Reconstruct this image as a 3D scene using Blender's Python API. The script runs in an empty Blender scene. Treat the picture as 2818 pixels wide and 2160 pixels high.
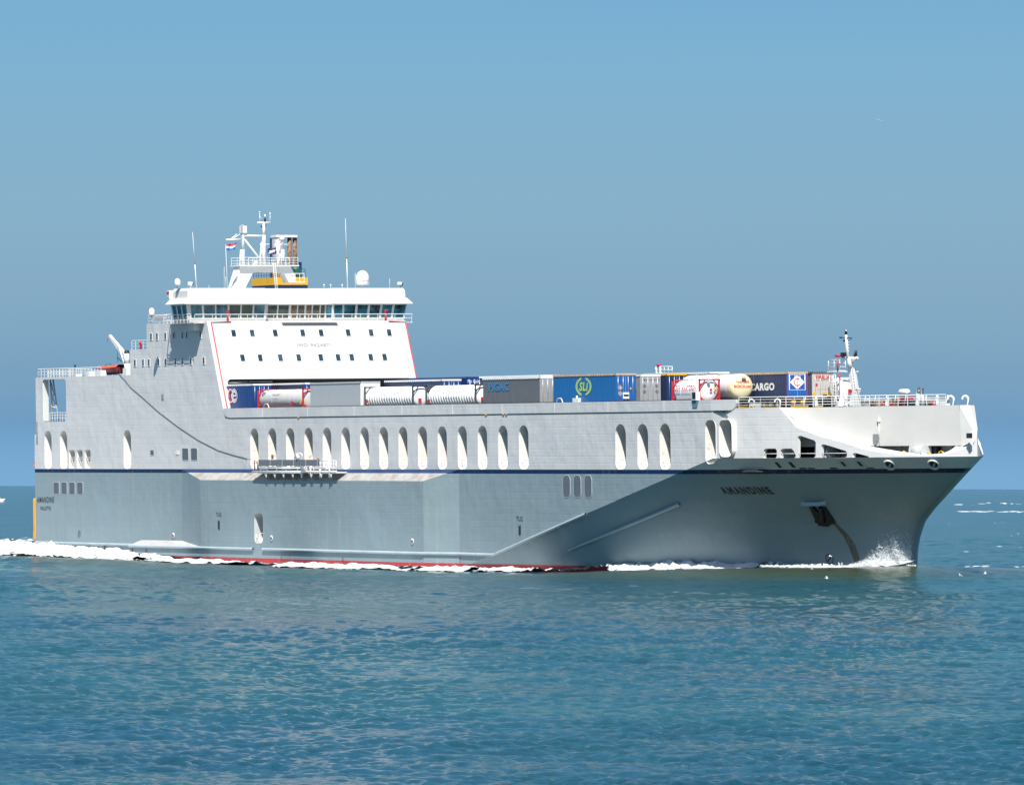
import bpy, math, random
import numpy as np
from mathutils import Vector, Matrix
random.seed(7); rng = np.random.default_rng(7)
S = bpy.context.scene; COL = S.collection
R = math.radians
HEEL = 0.01717
SHIP_M = Matrix.Translation((0, 13.1, 1.12)) @ Matrix.Rotation(HEEL, 4, 'X') @ Matrix.Translation((0, -13.1, 0))
# ---------------- camera (pose measured in the ship's own frame, metres) ----------------
CP = Vector((722.93861, -326.40321, 14.79101))
CR_ = Vector((0.47801113, 0.87827796, -0.011541)); CU = Vector((0.00992529, 0.00773751, 0.99992081)); CF = Vector((-0.8782977, 0.47808782, 0.00501854))
FPX = 17654.54
cam = bpy.data.cameras.new("camera"); camo = bpy.data.objects.new("camera", cam); COL.objects.link(camo)
m = Matrix.Identity(4)
for i in range(3): m[i][0] = CR_[i]; m[i][1] = CU[i]; m[i][2] = -CF[i]; m[i][3] = CP[i]
camo.matrix_world = SHIP_M @ m
cam.sensor_fit = 'HORIZONTAL'; cam.sensor_width = 36; cam.lens = 36 * FPX / 2818; cam.clip_start = 5; cam.clip_end = 60000
S.camera = camo
CAMW = camo.matrix_world.translation.copy()
# ---------------- view, sun, sky ----------------
S.view_settings.view_transform = 'Standard'; S.view_settings.look = 'None'; S.view_settings.gamma = 1
EXPO = 0.66
S.view_settings.exposure = EXPO; S.cycles.use_denoising = True
SUN_AZ = R(58); SUN_EL = R(54)
sd = Vector((math.sin(SUN_AZ) * math.cos(SUN_EL), -math.cos(SUN_AZ) * math.cos(SUN_EL), math.sin(SUN_EL)))
sl = bpy.data.lights.new("sun", 'SUN'); sl.energy = 4.9; sl.angle = R(.55); sl.color = (1, .965, .9)
so = bpy.data.objects.new("sun", sl); COL.objects.link(so); so.rotation_mode = 'QUATERNION'; so.rotation_quaternion = sd.to_track_quat('Z', 'Y'); so.location = (300, -400, 500)

def lin(r, g, b):
    f = lambda c: (c / 255 / 12.92) if c / 255 <= .04045 else ((c / 255 + .055) / 1.055) ** 2.4
    return (f(r), f(g), f(b))
W = bpy.data.worlds.new("World"); S.world = W; W.use_nodes = True
nt = W.node_tree; nt.nodes.clear(); N = nt.nodes.new; L = nt.links.new
out = N('ShaderNodeOutputWorld'); bg = N('ShaderNodeBackground'); SKY = .074; bg.inputs[1].default_value = SKY; L(bg.outputs[0], out.inputs[0])
sky = N('ShaderNodeTexSky'); sky.sky_type = 'NISHITA'; sky.sun_disc = False; sky.sun_elevation = SUN_EL; sky.sun_rotation = math.atan2(sd.x, sd.y); sky.air_density = 1.1; sky.dust_density = .6; sky.ozone_density = 2.5
tc = N('ShaderNodeTexCoord'); sx = N('ShaderNodeSeparateXYZ'); L(tc.outputs['Generated'], sx.inputs[0])
mr = N('ShaderNodeMapRange'); mr.inputs[1].default_value = -.01; mr.inputs[2].default_value = .12; L(sx.outputs[2], mr.inputs[0])
mp = N('ShaderNodeMapping'); mp.inputs['Scale'].default_value = (5, 5, 60); L(tc.outputs['Generated'], mp.inputs[0])
no = N('ShaderNodeTexNoise'); no.inputs['Scale'].default_value = 1.3; no.inputs['Detail'].default_value = 2; L(mp.outputs[0], no.inputs[0])
ma = N('ShaderNodeMath'); ma.operation = 'MULTIPLY_ADD'; ma.inputs[1].default_value = .05; L(no.outputs[0], ma.inputs[0]); L(mr.outputs[0], ma.inputs[2])
ms = N('ShaderNodeMath'); ms.operation = 'SUBTRACT'; ms.inputs[1].default_value = .025; L(ma.outputs[0], ms.inputs[0])
cr = N('ShaderNodeValToRGB'); L(ms.outputs[0], cr.inputs[0])
stops = [(0, (128, 174, 214)), (.077, (123, 172, 212)), (.115, (116, 165, 206)), (.15, (113, 157, 195)), (.2, (122, 162, 192)), (.3, (134, 172, 197)), (.42, (136, 177, 203)), (.56, (128, 178, 209)), (.72, (117, 173, 212)), (1, (100, 160, 208))]
el = cr.color_ramp.elements
while len(el) < len(stops): el.new(.5)
SC = 1 / (2 ** EXPO) / SKY
for e, (p_, c) in zip(el, stops):
    e.position = p_; c = lin(*c); e.color = (c[0] * SC, c[1] * SC, c[2] * SC, 1)
mr2 = N('ShaderNodeMapRange'); mr2.inputs[1].default_value = .12; mr2.inputs[2].default_value = .45; mr2.interpolation_type = 'SMOOTHSTEP'; L(sx.outputs[2], mr2.inputs[0])
mx = N('ShaderNodeMixRGB'); L(mr2.outputs[0], mx.inputs[0]); L(cr.outputs[0], mx.inputs[1]); L(sky.outputs[0], mx.inputs[2]); L(mx.outputs[0], bg.inputs[0])

# ---------------- photo measurement -> ship frame ----------------
CROP = dict(A=(400,560,2.71),B=(80,880,3.652),C=(80,1250,3.653),D=(640,1150,3.131),E=(1250,980,3.131),F=(1850,880,3.653),G=(2100,880,3.053),H=(1850,1250,2.436),I=(620,570,6.72),J=(450,740,3.003),K=(600,1020,2.962),Z=(0,0,1/1.2856),S=(0,0,1),a=(2080,1080,6.85),b=(2360,1080,5.6),c=(2240,880,5.48),d=(2080,1300,4.567))
AX = dict(x=0, y=1, z=2)
def at(c, x, y, axis='y', v=0.):
    """point of the ship seen at a place of the photograph, on a plane x / y / z = v of the ship's frame"""
    o = CROP[c]; X = o[0] + x / o[2]; Y = o[1] + y / o[2]
    d = CF + CR_ * ((X - 1409) / FPX) - CU * ((Y - 1080) / FPX); k = AX[axis]
    return CP + d * ((v - CP[k]) / d[k])
def atpl(c, x, y, n, pt):
    o = CROP[c]; X = o[0] + x / o[2]; Y = o[1] + y / o[2]
    d = CF + CR_ * ((X - 1409) / FPX) - CU * ((Y - 1080) / FPX); n = Vector(n)
    return CP + d * (n.dot(Vector(pt) - CP) / n.dot(d))

# ---------------- materials ----------------
MATS = {}
def mat(name, rgb, rough=.5, spec=.5, metal=0., var=0., vscale=1., bump=0., bscale=1., stretch=(1, 1, 1), rust=0.):
    if name in MATS: return MATS[name]
    M_ = bpy.data.materials.new(name); M_.use_nodes = True; t = M_.node_tree; b = t.nodes['Principled BSDF']
    b.inputs['Base Color'].default_value = (*rgb, 1); b.inputs['Roughness'].default_value = rough; b.inputs['Metallic'].default_value = metal; b.inputs['Specular IOR Level'].default_value = spec
    t_c = t.nodes.new('ShaderNodeTexCoord'); mp = t.nodes.new('ShaderNodeMapping'); mp.inputs['Scale'].default_value = stretch; t.links.new(t_c.outputs['Object'], mp.inputs[0])
    col = None
    if var:
        n_ = t.nodes.new('ShaderNodeTexNoise'); n_.inputs['Scale'].default_value = vscale; n_.inputs['Detail'].default_value = 4; t.links.new(mp.outputs[0], n_.inputs[0])
        r_ = t.nodes.new('ShaderNodeMapRange'); r_.inputs[1].default_value = .3; r_.inputs[2].default_value = .7; r_.inputs[3].default_value = 1 - var; r_.inputs[4].default_value = 1 + var * .6; t.links.new(n_.outputs[0], r_.inputs[0])
        mm = t.nodes.new('ShaderNodeVectorMath'); mm.operation = 'SCALE'; mm.inputs[0].default_value = rgb; t.links.new(r_.outputs[0], mm.inputs['Scale']); col = mm.outputs[0]
    if rust:
        n_ = t.nodes.new('ShaderNodeTexNoise'); n_.inputs['Scale'].default_value = 1.1; n_.inputs['Detail'].default_value = 6; t.links.new(t_c.outputs['Object'], n_.inputs[0])
        r_ = t.nodes.new('ShaderNodeMapRange'); r_.inputs[1].default_value = .62; r_.inputs[2].default_value = .72; r_.inputs[4].default_value = rust; t.links.new(n_.outputs[0], r_.inputs[0])
        mi = t.nodes.new('ShaderNodeMixRGB'); mi.inputs[1].default_value = (*rgb, 1); mi.inputs[2].default_value = (.3, .12, .04, 1); t.links.new(r_.outputs[0], mi.inputs[0])
        if col: t.links.new(col, mi.inputs[1])
        col = mi.outputs[0]
    if col: t.links.new(col, b.inputs['Base Color'])
    if bump:
        n_ = t.nodes.new('ShaderNodeTexNoise'); n_.inputs['Scale'].default_value = bscale; n_.inputs['Detail'].default_value = 3; t.links.new(mp.outputs[0], n_.inputs[0])
        bb = t.nodes.new('ShaderNodeBump'); bb.inputs['Strength'].default_value = 1; bb.inputs['Distance'].default_value = bump; t.links.new(n_.outputs[0], bb.inputs['Height']); t.links.new(bb.outputs[0], b.inputs['Normal'])
    MATS[name] = M_; return M_

def hull_material():
    """ship's side paint: boot topping, blue-grey band, navy stripe and light grey above, by height on the ship; plate seams, buckled plating, rust runs"""
    M_ = bpy.data.materials.new('hull_paint'); M_.use_nodes = True; t = M_.node_tree; b = t.nodes['Principled BSDF']; n = t.nodes.new; l = t.links.new
    tcd = n('ShaderNodeTexCoord'); sp = n('ShaderNodeSeparateXYZ'); l(tcd.outputs['Object'], sp.inputs[0])
    def step(v):
        k = n('ShaderNodeMath'); k.operation = 'GREATER_THAN'; k.inputs[1].default_value = v; l(sp.outputs[2], k.inputs[0]); return k.outputs[0]
    def mix(f, a, c, mode='MIX'):
        k = n('ShaderNodeMixRGB'); k.blend_type = mode
        if isinstance(f, float): k.inputs[0].default_value = f
        else: l(f, k.inputs[0])
        for i, q in ((1, a), (2, c)):
            if isinstance(q, tuple): k.inputs[i].default_value = (*q, 1)
            else: l(q, k.inputs[i])
        return k.outputs[0]
    def noise(scale, st, detail=4, rough=.5):
        mp = n('ShaderNodeMapping'); mp.inputs['Scale'].default_value = st; l(tcd.outputs['Object'], mp.inputs[0])
        k = n('ShaderNodeTexNoise'); k.inputs['Scale'].default_value = scale; k.inputs['Detail'].default_value = detail; k.inputs['Roughness'].default_value = rough; l(mp.outputs[0], k.inputs[0]); return k.outputs[0]
    def rng_(v, a, c, lo, hi):
        k = n('ShaderNodeMapRange'); k.inputs[1].default_value = a; k.inputs[2].default_value = c; k.inputs[3].default_value = lo; k.inputs[4].default_value = hi; l(v, k.inputs[0]); return k.outputs[0]
    c = mix(step(-.1), (.40, .035, .04), (.235, .305, .330))
    c = mix(step(9.58), c, (.003, .02, .075))
    c = mix(step(10.03), c, (.60, .60, .595))
    # strakes: long plates, each a shade apart; seams between them
    cb = n('ShaderNodeCombineXYZ'); l(sp.outputs[0], cb.inputs[0]); l(sp.outputs[2], cb.inputs[1])
    br = n('ShaderNodeTexBrick'); l(cb.outputs[0], br.inputs[0]); br.inputs['Scale'].default_value = 1; br.inputs['Mortar Size'].default_value = .035; br.inputs['Mortar Smooth'].default_value = .6
    br.inputs['Brick Width'].default_value = 11.5; br.inputs['Row Height'].default_value = 1.52; br.offset = .37; br.inputs['Color1'].default_value = (1, 1, 1, 1); br.inputs['Color2'].default_value = (.965, .965, .97, 1); br.inputs['Mortar'].default_value = (.975, .98, .985, 1)
    c = mix(1., c, br.outputs[0], 'MULTIPLY')
    b2 = n('ShaderNodeTexBrick'); l(cb.outputs[0], b2.inputs[0]); b2.inputs['Scale'].default_value = 1; b2.inputs['Mortar Size'].default_value = .05; b2.inputs['Mortar Smooth'].default_value = 1; b2.offset = 0
    b2.inputs['Brick Width'].default_value = 2.3; b2.inputs['Row Height'].default_value = .76; b2.inputs['Color1'].default_value = (1, 1, 1, 1); b2.inputs['Color2'].default_value = (.97, .97, .97, 1); b2.inputs['Mortar'].default_value = (.96, .96, .965, 1)
    c = mix(.55, c, b2.outputs[0], 'MULTIPLY')
    big = noise(.09, (1, 1, 1.4), 3)
    v = rng_(big, .3, .7, .965, 1.03); vm = n('ShaderNodeVectorMath'); vm.operation = 'SCALE'; l(c, vm.inputs[0]); l(v, vm.inputs['Scale']); c = vm.outputs[0]
    run = noise(1., (1.6, 1.6, .1), 5, .6)
    c = mix(rng_(run, .56, .78, 0, .34), c, (.42, .38, .30))
    rs = noise(1., (1.1, 1.1, .35), 6, .65)
    c = mix(rng_(rs, .70, .78, 0, .55), c, (.28, .13, .06))
    l(c, b.inputs['Base Color']); b.inputs['Roughness'].default_value = .42; b.inputs['Specular IOR Level'].default_value = .25
    # buckled plates
    w1 = noise(.35, (1, 1, .7), 2); w2 = noise(1., (.9, .9, .9), 3)
    hm = n('ShaderNodeMath'); hm.operation = 'MULTIPLY_ADD'; hm.inputs[1].default_value = .22; l(w2, hm.inputs[0]); l(w1, hm.inputs[2])
    hb = n('ShaderNodeMath'); hb.operation = 'MULTIPLY_ADD'; hb.inputs[1].default_value = -.05; l(b2.outputs['Fac'], hb.inputs[0]); l(hm.outputs[0], hb.inputs[2])
    bp = n('ShaderNodeBump'); bp.inputs['Strength'].default_value = 1; bp.inputs['Distance'].default_value = .14; l(hb.outputs[0], bp.inputs['Height']); l(bp.outputs[0], b.inputs['Normal'])
    MATS['hull_paint'] = M_; return M_
HULL = hull_material()
WHITE = mat('white_paint', (.63, .625, .60), .4, .4, var=.05, vscale=.7, bump=.02, bscale=.8, rust=.1)
WHITE2 = mat('white_fittings', (.72, .72, .70), .45, var=.05, vscale=2)
WHITEJ = mat('opening_white', (.74, .73, .70), .5, var=.04); RUSTJ = mat('opening_white_stained', (.76, .73, .68), .5, var=.06, vscale=1.5, rust=.5)
RUSTY = mat('white_paint_worn', (.78, .74, .66), .6, var=.12, vscale=1.2, rust=.6)
GREYW = mat('grey_panel', (.50, .52, .53), .5, var=.05)
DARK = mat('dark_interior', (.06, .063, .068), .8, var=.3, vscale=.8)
BLACK = mat('black_paint', (.012, .013, .018), .5)
DECK = mat('deck_paint', (.16, .18, .18), .8, var=.2, vscale=.6)
RED = mat('red_paint', (.55, .015, .03), .4, var=.1)
NAVY = mat('navy_paint', (.012, .03, .10), .4, var=.1)
YEL = mat('yellow_paint', (.75, .40, .02), .45, var=.1)
GLASS = mat('bridge_glass', (.03, .15, .20), .06, 1.0, var=.9, vscale=.9)  # teal base and blotches stand in for reflected sky and sea
GLASS2 = mat('tinted_glass', (.05, .075, .06), .08, .9, var=.5, vscale=.8)
PANE = mat('cabin_glass', (.03, .06, .085), .08, .8, var=.6, vscale=1.1)
FAB_BLUE = mat('blue_curtain', (.012, .13, .36), .4, .5, var=.08, bump=.03, bscale=1, stretch=(5, 1, .4))
FAB_NAVY = mat('navy_curtain', (.022, .04, .10), .45, var=.1, bump=.03, bscale=1, stretch=(5, 1, .4))
FAB_GREY = mat('grey_curtain', (.13, .135, .15), .5, var=.12, vscale=.8, bump=.03, stretch=(5, 1, .4))
BOXGREY = mat('ribbed_grey_box', (.42, .44, .455), .5, var=.05, bump=.006, bscale=1, stretch=(9, 1, .1))
STEEL = mat('stainless_steel', (.55, .55, .54), .35, .5, .6, var=.1, bump=.02, bscale=2)
TANKW = mat('tank_white', (.78, .78, .77), .3, .5, var=.05, vscale=1.5)
TANKP = mat('tank_off_white', (.66, .62, .62), .3, .5, var=.05)
CREAM = mat('tank_cream', (.78, .68, .42), .4, var=.05)
RUBBER = mat('tyre_rubber', (.012, .012, .012), .8)
BLUEP = mat('blue_paint', (.01, .05, .20), .35, var=.08)
BLUEC = mat('emblem_blue', (.01, .10, .36), .4)
ORANGE = mat('orange_rubber', (.95, .26, .015), .4, var=.1)
BROWN = mat('rusty_pipe', (.22, .12, .07), .8, var=.8, vscale=3)
GREEN = mat('green_paint', (.01, .12, .08), .5, var=.2)
TAN = mat('tan_edging', (.55, .40, .26), .6, var=.15, vscale=2)
LTEXT = mat('lettering_black', (.012, .016, .03), .5)
SILVER = mat('silver_doors', (.42, .42, .42), .35, .5, .3, var=.08)

# ---------------- mesh builder ----------------
class MB:
    def pair(s, name, m_, par):
        o = s.build(name, m_, par); s.v = [(x, 26.2 - y, z) for x, y, z in s.v]; s.f = [f[::-1] for f in s.f]; s.build(name, m_, par); return o
    def __init__(s): s.v = []; s.f = []; s.sm = []
    def add(s, vs, fs, smooth=False):
        o = len(s.v); s.v += [tuple(q) for q in vs]; s.f += [tuple(i + o for i in f) for f in fs]; s.sm += [smooth] * len(fs); return s
    def box(s, x0, x1, y0, y1, z0, z1):
        return s.add([(x, y, z) for x in (x0, x1) for y in (y0, y1) for z in (z0, z1)], [(0, 1, 3, 2), (4, 6, 7, 5), (0, 4, 5, 1), (2, 3, 7, 6), (0, 2, 6, 4), (1, 5, 7, 3)])
    def hexa(s, a, b):   # two quads (bottom, top) of 4 points
        return s.add(list(a) + list(b), [(3, 2, 1, 0), (4, 5, 6, 7), (0, 1, 5, 4), (1, 2, 6, 5), (2, 3, 7, 6), (3, 0, 4, 7)])
    def poly(s, pts): return s.add(pts, [tuple(range(len(pts)))])
    def prism(s, pts, off):
        n = len(pts); off = Vector(off); q = [Vector(p) for p in pts]
        return s.add(q + [p + off for p in q], [tuple(range(n))[::-1], tuple(range(n, 2 * n))] + [(i, (i + 1) % n, n + (i + 1) % n, n + i) for i in range(n)])
    def cyl(s, a, b, r0, r1=None, n=10, caps=True, smooth=True):
        r1 = r0 if r1 is None else r1; a = Vector(a); b = Vector(b); d = (b - a).normalized()
        u = d.orthogonal().normalized(); w = d.cross(u); vs = []
        for p, r in ((a, r0), (b, r1)):
            for i in range(n): t = 2 * math.pi * i / n; vs.append(p + (u * math.cos(t) + w * math.sin(t)) * r)
        s.add(vs, [(i, (i + 1) % n, n + (i + 1) % n, n + i) for i in range(n)], smooth)
        if caps: o = len(s.v) - 2 * n; s.f += [tuple(range(o, o + n))[::-1], tuple(range(o + n, o + 2 * n))]; s.sm += [False, False]
        return s
    def tube(s, pts, r, n=6, closed=False):
        pts = [Vector(p) for p in pts]; m_ = len(pts); vs = []
        for k, p in enumerate(pts):
            a = pts[k - 1] if (k or closed) else p; b = pts[(k + 1) % m_] if (k < m_ - 1 or closed) else p
            d = (b - a).normalized(); u = d.cross(Vector((0, 0, 1)));
            if u.length < 1e-3: u = Vector((1, 0, 0))
            u.normalize(); w = d.cross(u)
            for i in range(n): t = 2 * math.pi * i / n; vs.append(p + (u * math.cos(t) + w * math.sin(t)) * r)
        fs = [(k * n + i, k * n + (i + 1) % n, ((k + 1) % m_) * n + (i + 1) % n, ((k + 1) % m_) * n + i) for k in range(m_ if closed else m_ - 1) for i in range(n)]
        return s.add(vs, fs, True)
    def lathe(s, c, prof, n=20, axis=(0, 0, 1)):   # prof: (radius, height)
        c = Vector(c); d = Vector(axis).normalized(); u = d.orthogonal().normalized(); w = d.cross(u); vs = []
        for r, h in prof:
            for i in range(n): t = 2 * math.pi * i / n; vs.append(c + d * h + (u * math.cos(t) + w * math.sin(t)) * max(r, 1e-4))
        k = len(prof); return s.add(vs, [(j * n + i, j * n + (i + 1) % n, (j + 1) * n + (i + 1) % n, (j + 1) * n + i) for j in range(k - 1) for i in range(n)], True)
    def mirror(s, cy=13.1):
        o = len(s.v); s.v += [(x, 2 * cy - y, z) for x, y, z in s.v]; s.f += [tuple(i + o for i in f[::-1]) for f in s.f]; s.sm += s.sm; return s
    def build(s, name, m_, parent=None, origin=(0, 0, 0), label=None):
        me = bpy.data.meshes.new(name); ox, oy, oz = origin
        me.from_pydata([(x - ox, y - oy, z - oz) for x, y, z in s.v], [], s.f)
        me.polygons.foreach_set('use_smooth', s.sm); me.materials.append(m_); me.update()
        o = bpy.data.objects.new(name, me); COL.objects.link(o)
        if parent: o.parent = parent
        if label: o['label'] = label
        return o
def tag(o, label=None, cat=None, group=None, kind=None):
    for k, v in (('label', label), ('category', cat), ('group', group), ('kind', kind)):
        if v: o[k] = v
    return o
def thing(name, label, cat, loc=(0, 0, 0), group=None, onship=True, rot=None):
    o = bpy.data.objects.new(name, None); COL.objects.link(o); o.empty_display_size = .5
    mm = Matrix.Translation(loc)
    if rot is not None: mm = mm @ rot
    o.matrix_world = (SHIP_M @ mm) if onship else mm
    return tag(o, label, cat, group)
def text_mb(txt, w, h, fn, bold=.0, shear=0., space=1.1):
    """flat lettering; fn(u, v) maps 0..w, 0..h to 3-D"""
    cu = bpy.data.curves.new('t', 'FONT'); cu.body = txt; cu.offset = bold; cu.shear = shear; cu.space_character = space; cu.resolution_u = 3
    o = bpy.data.objects.new('t', cu); COL.objects.link(o); dg = bpy.context.evaluated_depsgraph_get()
    me = bpy.data.meshes.new_from_object(o.evaluated_get(dg)); bpy.data.objects.remove(o); bpy.data.curves.remove(cu)
    vs = [v.co.copy() for v in me.vertices]; fs = [tuple(p.vertices) for p in me.polygons]; bpy.data.meshes.remove(me)
    x0 = min(v.x for v in vs); x1 = max(v.x for v in vs); y0 = min(v.y for v in vs); y1 = max(v.y for v in vs)
    return MB().add([fn((v.x - x0) / (x1 - x0) * w, (v.y - y0) / (y1 - y0) * h) for v in vs], fs)

# ---------------- bow form ----------------
ZS = [-3, .44, 1.92, 3.26, 4.75, 5.93, 7.87, 9.57, 10.05, 11.17]; XV = [182.9, 182.94, 183.11, 183.6, 184.6, 186.3, 189.6, 192.5, 193.4, 195.4]
def Xc(z): return 118.07 + (min(z, 11.17) - .86) / .2179
def form(t, z):
    u = max(0, min(1, z / 11.17)); a = .58 * (1 - u) + .17 * u; p = 3.8 * (1 - u) + 1.85 * u; b = .22 * (1 - u) + .04 * u; q_ = 12 * (1 - u) + 10 * u; t = min(max(t, 0), 1)
    return 13.1 * (a * t + (1 - a - b) * t ** p + b * (1 - math.sqrt(max(0, 1 - t ** q_))))
XS = []
for z_, xv in zip(ZS, XV):      # stem set back so that the rounded port shoulder, not the stem, reaches the outline
    x0_ = xv
    for _ in range(6):
        L_ = x0_ - Xc(z_); ov = max(-L_ * (1 - t_) + 1.58 * (13.1 - form(t_, z_)) for t_ in np.linspace(.3, 1, 400)); x0_ = xv - max(0, ov)
    XS.append(x0_)
def Xs(z): return float(np.interp(z, ZS, XS))
plan = form
def by(X, z):
    z = min(z, 11.17); return form((X - Xc(z)) / (Xs(z) - Xc(z)), z)
XB = Xs(11.17)
def sy(X, z=11.17): return by(X, 11.17) if X > 165.3 else 0.
def shell(c, x, y, off=0., z=None):
    o = CROP[c]; X = o[0] + x / o[2]; Y = o[1] + y / o[2]; d = CF + CR_ * ((X - 1409) / FPX) - CU * ((Y - 1080) / FPX)
    yy = -.5
    while yy < 13.1:
        P = CP + d * ((yy - CP[1]) / d[1]); zz = min(P[2], 11.17)
        f = yy - off - (by(P[0], zz) if Xc(zz) < P[0] else 0)
        if f >= 0 and P[0] <= Xs(zz) + .01: return P
        yy += .02
    return P

def column_mesh(mb, x0, x1, zlo, zhi, holes, f, extra=(), n_smooth=False):
    """upright plate with x-monotone holes: between breakpoints the solid stretches of each column become quads"""
    xs = {round(x0, 4), round(x1, 4)} | {round(e, 4) for e in extra if x0 < e < x1}
    for h in holes:
        for p in h:
            if x0 < p[0] < x1: xs.add(round(p[0], 4))
    xs = sorted(xs)
    def span(h, x):
        zz = []
        for i in range(len(h)):
            (ax, az), (bx, bz) = h[i], h[(i + 1) % len(h)]
            if (ax - x) * (bx - x) < 0: zz.append(az + (bz - az) * (x - ax) / (bx - ax))
        return (min(zz), max(zz)) if len(zz) >= 2 else None
    for a, b in zip(xs, xs[1:]):
        if b - a < 1e-3: continue
        e = (b - a) * .01; mid = (a + b) / 2
        hs = sorted([h for h in holes if span(h, mid)], key=lambda h: span(h, mid)[0])
        def cuts(x):
            c = [zlo(x)]
            for h in hs: s_ = span(h, x) or span(h, mid); c += [s_[0], s_[1]]
            return c + [zhi(x)]
        ca, cb = cuts(a + e), cuts(b - e)
        for k in range(0, len(ca), 2):
            if ca[k + 1] - ca[k] < 1e-4 and cb[k + 1] - cb[k] < 1e-4: continue
            mb.add([f(a, ca[k]), f(b, cb[k]), f(b, cb[k + 1]), f(a, ca[k + 1])], [(0, 1, 2, 3)], n_smooth)
def rrect(x0, x1, z0, z1, r, n=5, rb=None):
    pts = []
    for cx, cz, a0, q in ((x1, z0, -90, rb or r), (x1, z1, 0, r), (x0, z1, 90, r), (x0, z0, 180, rb or r)):
        for i in range(n + 1):
            t = R(a0 + 90 * i / n); sx_ = -1 if cx == x1 else 1; sz_ = 1 if cz == z0 else -1
            pts.append((cx + sx_ * q + q * math.cos(t), cz + sz_ * q + q * math.sin(t)))
    return pts
def jamb(pts, depth, f):
    mb = MB(); n = len(pts); a = [f(x, z) for x, z in pts]; b = [(x, y + depth, z) for x, y, z in a]
    return mb.add(a + b, [(i, (i + 1) % n, n + (i + 1) % n, n + i) for i in range(n)])

# ======================= THE SHIP =======================
ship = thing('cargo_ship', 'long grey and white roll-on cargo ship with a navy stripe, under way', 'ship')
flat = lambda x, z: (x, 0., z)
curved = lambda x, z: (x, sy(x), z)
XF = lambda z: 53.8706 - .3982 * (z - 15)
DK = 15.9
# --- openings along the side ---
arches = [(2.97 + 4.61 * k, 2.1) for k in (0, 1)] + [(25.85, 2.1)] + [(60.17 + 4.609 * k, 2.12) for k in range(15)] + [(145.5 + 4.609 * k, 2.2) for k in range(3)]
holes = []; jambs = []
for x, w in arches:
    h = rrect(x, x + w, 10.06, 14.72, w * .48, 6, w * .36); holes.append(h); jambs.append((h, 1.2, 0))
for x in (10.15, 12.42, 14.72):
    h = rrect(x, x + 1.7, 10.12, 12.35, .35, 4); holes.append(h); jambs.append((h, 1.3, 0))
P1 = at('F', 330, 1060); P2 = at('F', 437, 1360)
h = rrect(at('F', 331, 1200)[0], at('F', 437, 1200)[0], 10.6, 15.03, .75, 6); bigA = h
h2 = rrect(at('F', 470, 1200)[0], at('F', 597, 1200)[0], 11.32, 15.03, .75, 6); bigB = h2
cut = rrect(2.61, 9.5, 15.82, 20.98, .45, 4); holes.append(cut)
h = [(x, z) for x, z in bigA]; 
if h: holes += [h, h2]; jambs += [(h, 1.4, 0), (h2, 1.4, 0)]
def topz(x):
    if x < 28.05: return 21.25
    if x < 32.65: return 24.28
    if x < XF(27.25): return 27.25
    if x < XF(15.85): return 15 + (53.8706 - x) / .3982
    if x < 168.6: return 15.86
    return 16.2
def lowz(x): return -3. if x < 118.07 - .86 / .2179 - 17 else max(-3., min(11.17, .86 + (x - 118.07) * .2179))
# forward openings of the mooring deck
def sp_(c, pts):
    return [(P[0], P[2]) for P in (shell(c, x, y) for x, y in pts)]
fh = [sp_('a', p) for p in ([(140, 1215), (160, 1234), (375, 1234), (398, 1200), (398, 1090), (370, 1056), (190, 1056), (150, 1085)],
      [(460, 1200), (485, 1234), (735, 1234), (757, 1190), (725, 1110), (680, 1056), (510, 1056), (462, 1090)],
      [(790, 1236), (1100, 1236), (1132, 1200), (1132, 935), (1100, 900), (850, 815), (810, 818), (790, 860)],
      [(1232, 1236), (1690, 1236), (1722, 1200), (1722, 1135), (1695, 1100), (1440, 1020), (1290, 976), (1250, 978), (1232, 1010)],
      [(1835, 1228), (2120, 1226), (2140, 1205), (1880, 1138), (1840, 1142), (1828, 1180)])]
E1px = [('a', 440, 280), ('a', 765, 660), ('a', 1220, 830), ('a', 1800, 985), ('b', 0, 855), ('b', 300, 915), ('b', 600, 960), ('b', 1050, 983), ('b', 1300, 965), ('b', 1600, 885), ('b', 1800, 790), ('b', 1870, 745)]
E1p = [shell(*e) for e in E1px]; E1p = [p for p in E1p if p[0] < XB - .1] + [Vector((XB - .05, by(XB - .05, 11.17), 13.0)), Vector((XB, 13.1, 13.25))]
for p in E1p: p[1] = sy(p[0]); p[2] = max(p[2], 11.3)
E1p[-1][1] = 13.1
XA = E1p[0][0]
def topbow(x):
    if x <= XA: return topz(x)
    return float(np.interp(x, [e[0] for e in E1p], [e[2] for e in E1p]))
hull = MB()
column_mesh(hull, .55, 165.3, lowz, topz, holes, flat, extra=[28.049, 28.051, 32.649, 32.651, XF(27.25) - .001, XF(15.85) + .001, 114.1, 118.07, 101.])
ex = list(np.arange(165.3, XB - 3, .5)) + list(np.arange(XB - 3, XB - .4, .12)) + [XB - q for q in (.4, .3, .2, .13, .08, .04, .02, .008)] + [168.599, 168.601, XA + .001]
column_mesh(hull, 165.3, XB, lambda x: 11.17, topbow, holes + fh, curved, extra=ex, n_smooth=False)
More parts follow.
